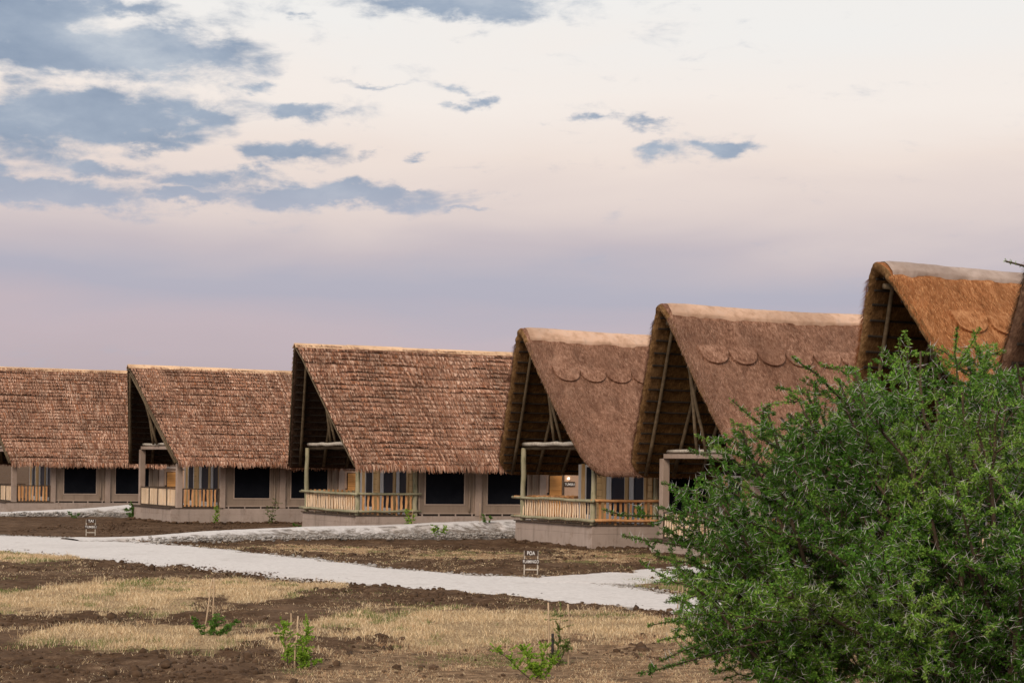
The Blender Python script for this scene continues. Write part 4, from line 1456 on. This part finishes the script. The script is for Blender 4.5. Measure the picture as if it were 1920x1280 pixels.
sapling('thin sapling with sparse leaves in front of the second lodge', -11.35, 91.6, [(0, 0, 1.25, .1, 14), (0, 0, 1.0, -.3, 8), (0, 0, 1.1, .3, 8)], .05, OG)
sapling('drooping green sapling against the third lodge plinth', -4.15, 79.25, [(0, 0, .85, -.08, 14), (.05, 0, .5, .15, 10)], .065, YG, [(.12, 0, .75, .03)], z=.35)
sapling('small dark shrub beside a stick below the third lodge window', -1.0, 80.2, [(0, 0, .35, -.1, 9), (.1, 0, .3, .12, 9)], .06, DG, [(-.22, 0, .85, -.03)], z=.55)
sapling('tiny weed at the foot of the left raised path', -21.9, 96.5, [(0, 0, .3, -.3, 10), (.1, 0, .25, .2, 8)], .06, DG)
sapling('dark creeping weed before the square-posted lodge', -8.8, 85.2, [(0, 0, .2, -.8, 10), (.1, 0, .2, .7, 10), (0, 0, .25, 0, 8)], .07, DG)
sapling('tiny green seedling against the plinth of the middle lodge', 5.6, 67.0, [(0, 0, .2, .05, 6)], .06, DG)


# ------------------------------------------------------------------ thorn bush in the foreground
def acacia():
    r = np.random.default_rng(5)
    A = empty('thorn_bush', (2.5, 10.6, 0))
    tag(A, 'large green thorn bush with long white spines in the right foreground', 'thorn bush')
    base = np.array([2.5, 10.6, 0.0])
    Cn = np.array([2.56, 10.6, 2.44])
    Rd = np.array([1.80, 1.6, 1.34])
    lines = []      # (points, r0, r1, level)

    def curve(p0, p1, bow, n, jit):
        p0, p1 = np.array(p0, float), np.array(p1, float)
        t = np.linspace(0, 1, n)[:, None]
        mid = (p0 + p1) / 2 + bow
        q = (1 - t) ** 2 * p0 + 2 * t * (1 - t) * mid + t ** 2 * p1
        j = np.cumsum(r.normal(0, jit, (n, 3)), 0)
        j -= j[0] + (j[-1] - j[0]) * t
        return q + j
    # stems
    nodes = []
    for k in range(6):
        an = 2 * np.pi * k / 6 + r.uniform(-.4, .4)
        p1 = np.array([2.5 + .65 * np.cos(an), 10.6 + .55 * np.sin(an), r.uniform(1.3, 1.8)])
        q = curve(base + np.array([.12 * np.cos(an), .12 * np.sin(an), -.1]), p1, np.array([0, 0, -.1]), 10, .02)
        lines.append((q, .05, .03, 0))
        nodes += [q[6], q[8], q[9]]
    nodes = np.array(nodes)
    # limbs: random over the crown, then shoots that stand out of it
    T = []
    while len(T) < 165:
        d = unit(r.normal(0, 1, 3))
        if d[2] < -.55:
            continue
        if d[1] > .2 and r.random() < .45:
            continue
        c = Cn + d * Rd * r.uniform(.72, 1.0)
        c[2] = min(c[2], np.interp(c[0], (.9, 1.2, 1.5, 1.9, 2.3, 2.7), (2.95, 3.18, 3.37, 3.55, 3.69, 3.73)))
        T.append(c)
    shoots = [(1130, 955), (1165, 1003), (1372, 750), (1380, 795), (1485, 668), (1690, 630), (1795, 612), (1270, 1082), (1245, 1128), (1215, 1172), (1195, 1262), (1235, 1240), (1240, 905), (1290, 842),
              (1600, 690), (1850, 640), (1265, 960), (1225, 1040), (1320, 1000), (1320, 900), (1400, 800), (1480, 740), (1235, 1200), (1300, 1150)]
    c_, s__ = math.cos(ROLL), math.sin(ROLL)
    SH = []
    for (px, py) in shoots:
        dx, dy = px - 960, py - 640
        x, y = c_ * dx + s__ * dy, 640 - s__ * dx + c_ * dy
        Yd = r.uniform(9.6, 10.8)
        SH.append(np.array([x / FPX * Yd, Yd, CAM_H + (HOR - y) / FPX * Yd]))
    leafP, leafD, leafS = [], [], []
    thP, thD = [], []

    def dress(q, dens, thd):
        seg = np.linalg.norm(np.diff(q, axis=0), axis=1)
        L = seg.sum()
        cum = np.r_[0, np.cumsum(seg)]
        n = max(2, int(L * dens))
        s = r.uniform(0, L, n)
        P = np.stack([np.interp(s, cum, q[:, k]) for k in range(3)], 1)
        i = np.clip(np.searchsorted(cum, s) - 1, 0, len(seg) - 1)
        leafP.append(P)
        leafD.append(unit(np.diff(q, axis=0)[i]))
        n = int(L * thd + r.random())
        if n:
            s = r.uniform(0, L, n)
            P = np.stack([np.interp(s, cum, q[:, k]) for k in range(3)], 1)
            i = np.clip(np.searchsorted(cum, s) - 1, 0, len(seg) - 1)
            thP.append(P)
            thD.append(unit(np.diff(q, axis=0)[i]))

    def branch(q, length_scale, n2, n3, lead):
        tang = unit(q[-1] - q[0])
        L = np.linalg.norm(q[-1] - q[0])
        for _ in range(n2):
            t = r.uniform(.28, 1.0)
            p = q[min(len(q) - 1, int(t * (len(q) - 1)))]
            d = unit(tang * .8 + r.normal(0, .62, 3) * np.array([1, 1, .62]) + np.array([0, 0, .05]))
            l2 = length_scale * r.uniform(.22, .52) * (1.15 - .5 * t)
            if (p + d * l2)[2] > np.interp(p[0], (.9, 1.2, 1.5, 1.9, 2.3, 2.7), (2.98, 3.22, 3.40, 3.57, 3.71, 3.75)) + (.12 if lead else 0):
                continue
            if (p + d * l2)[2] < 1.9 and r.random() < .45:
                continue
            q2 = curve(p, p + d * l2, np.array([0, 0, r.uniform(-.03, .06)]), 7, .010)
            lines.append((q2, .0065, .0025, 2))
            dress(q2[1:], 150, 15)
            for _ in range(n3):
                t3 = r.uniform(.15, 1.0)
                p3 = q2[min(6, int(t3 * 6))]
                d3 = unit(d * .7 + r.normal(0, .65, 3) * np.array([1, 1, .8]))
                l3 = r.uniform(.07, .20)
                q3 = curve(p3, p3 + d3 * l3, np.zeros(3), 4, .005)
                lines.append((q3, .003, .0015, 3))
                dress(q3, 190, 15)
    for p1 in T:
        src = nodes[np.argmin(np.linalg.norm(nodes - (p1 * .45 + np.array([2.7, 10.6, 1.5]) * .55), axis=1))]
        q = curve(src, p1, np.array([0, 0, r.uniform(.05, .3)]), 12, .018)
        lines.append((q, .02, .006, 1))
        dress(q[7:], 110, 14)
        branch(q, 1.0, 15, 4, False)
    for p1 in SH:
        src = Cn + (p1 - Cn) * .45 + r.normal(0, .08, 3)
        q = curve(src, p1, np.array([0, 0, r.uniform(-.05, .08)]), 12, .012)
        lines.append((q, .010, .003, 1))
        dress(q, 190, 18)
        branch(q, .26, 5, 1, True)
    # a long branch leaving the crown to the right, its tip reaching back into view
    q = curve((3.6, 10.6, 2.4), (3.35, 12.0, 4.25), np.array([.8, 0, .4]), 14, .02)
    lines.append((q, .02, .012, 1))
    q = curve((3.35, 12.0, 4.25), (3.075, 12.0, 4.315), np.array([0, 0, -.01]), 8, .006)
    lines.append((q, .010, .005, 1))
    dress(q, 90, 30)
    # woody parts
    wood, twig = MB(), MB()
    tv, tf = [], []
    for (q, r0, r1, lv) in lines:
        if lv <= 1:
            wood.tube([tuple(p) for p in q], [r0 + (r1 - r0) * i / (len(q) - 1) for i in range(len(q))], 6, False)
    # thin twigs as three sided tubes, all at once
    Vt, Ft, o = [], [], 0
    for (q, r0, r1, lv) in lines:
        if lv < 2:
            continue
        n = len(q)
        d = unit(q[-1] - q[0])
        a = unit(np.cross(d, [.3, .2, .9]))
        b = np.cross(d, a)
        rad = np.linspace(r0, r1, n)[:, None]
        ring = [q + (a * math.cos(x) + b * math.sin(x)) * rad for x in (0, 2.094, 4.189)]
        Vt.append(np.stack(ring, 1).reshape(-1, 3))
        i = np.arange(n - 1) * 3 + o
        for k in range(3):
            k2 = (k + 1) % 3
            Ft.append(np.stack([i + k, i + k2, i + 3 + k2, i + 3 + k], -1))
        o += n * 3
    inv = -np.array([2.5, 10.6, 0])
    wood.v = [tuple(np.array(p) + inv) for p in wood.v]
    wood.build('branches', M['bark'], A, smooth=True)['kind'] = 'stuff'
    obj('twigs', np_mesh('twigs', np.concatenate(Vt) + inv, np.concatenate(Ft)), M['bark'], A)['kind'] = 'stuff'
    # leaves: little feathery pinnae in tufts
    P, D = np.concatenate(leafP), np.concatenate(leafD)
    m = 5
    n = len(P)
    P4 = np.repeat(P, m, 0) + r.normal(0, .004, (n * m, 3))
    D4 = np.repeat(D, m, 0)
    d = unit(D4 * .45 + unit(r.normal(0, 1, (n * m, 3))))
    up = r.normal(0, 1, (n * m, 3))
    side = unit(np.cross(d, up))
    nrm = np.cross(side, d)
    L = r.uniform(.009, .021, (n * m, 1))
    w = L * r.uniform(.13, .20, (n * m, 1))
    V = np.stack([P4, P4 + d * L * .5 + side * w + nrm * L * .1, P4 + d * L, P4 + d * L * .5 - side * w + nrm * L * .1], 1)
    base_c = np.array([[.068, .172, .020], [.110, .255, .029], [.170, .340, .042], [.255, .415, .072]])
    pick = np.clip((fbm(P[:, 0] * 3 + P[:, 1] * 2, P[:, 2] * 3, 3, 3) - .3) / .4 + r.normal(0, .25, n), 0, .999)
    cc = base_c[(pick * 4).astype(int)] * r.uniform(.8, 1.2, (n, 1))
    cc = np.repeat(np.repeat(cc, m, 0), 4, 0)
    obj('foliage', np_mesh('foliage', V.reshape(-1, 3) + inv, np.arange(n * m * 4).reshape(-1, 4), cc), M['leaf'], A)['kind'] = 'stuff'
    # spines in pairs
    P, D = np.concatenate(thP), np.concatenate(thD)
    n = len(P)
    s1 = unit(np.cross(D, r.normal(0, 1, (n, 3))))
    s2 = unit(np.cross(D, s1))
    out = []
    for sg in (-1, 1):
        dd = unit(s1 * sg * 1.0 + s2 * .35 + D * .12 + r.normal(0, .12, (n, 3)))
        ln_ = r.uniform(.03, .07, (n, 1))
        a = unit(np.cross(dd, [.2, .9, .3]))
        b = np.cross(dd, a)
        w = .0016
        out.append(np.stack([P + a * w, P - a * w * .5 + b * w * .87, P - a * w * .5 - b * w * .87, P + dd * ln_], 1))
    V = np.concatenate(out)
    nn = len(V)
    F = (np.array([[0, 1, 3], [1, 2, 3], [2, 0, 3]])[None] + (np.arange(nn) * 4)[:, None, None]).reshape(-1, 3)
    obj('spines', np_mesh('spines', V.reshape(-1, 3) + inv, F), M['thorn'], A)['kind'] = 'stuff'
    print('bush tufts', len(np.concatenate(leafP)), 'spines', nn, 'lines', len(lines))


acacia()
print('objects', len(bpy.data.objects))
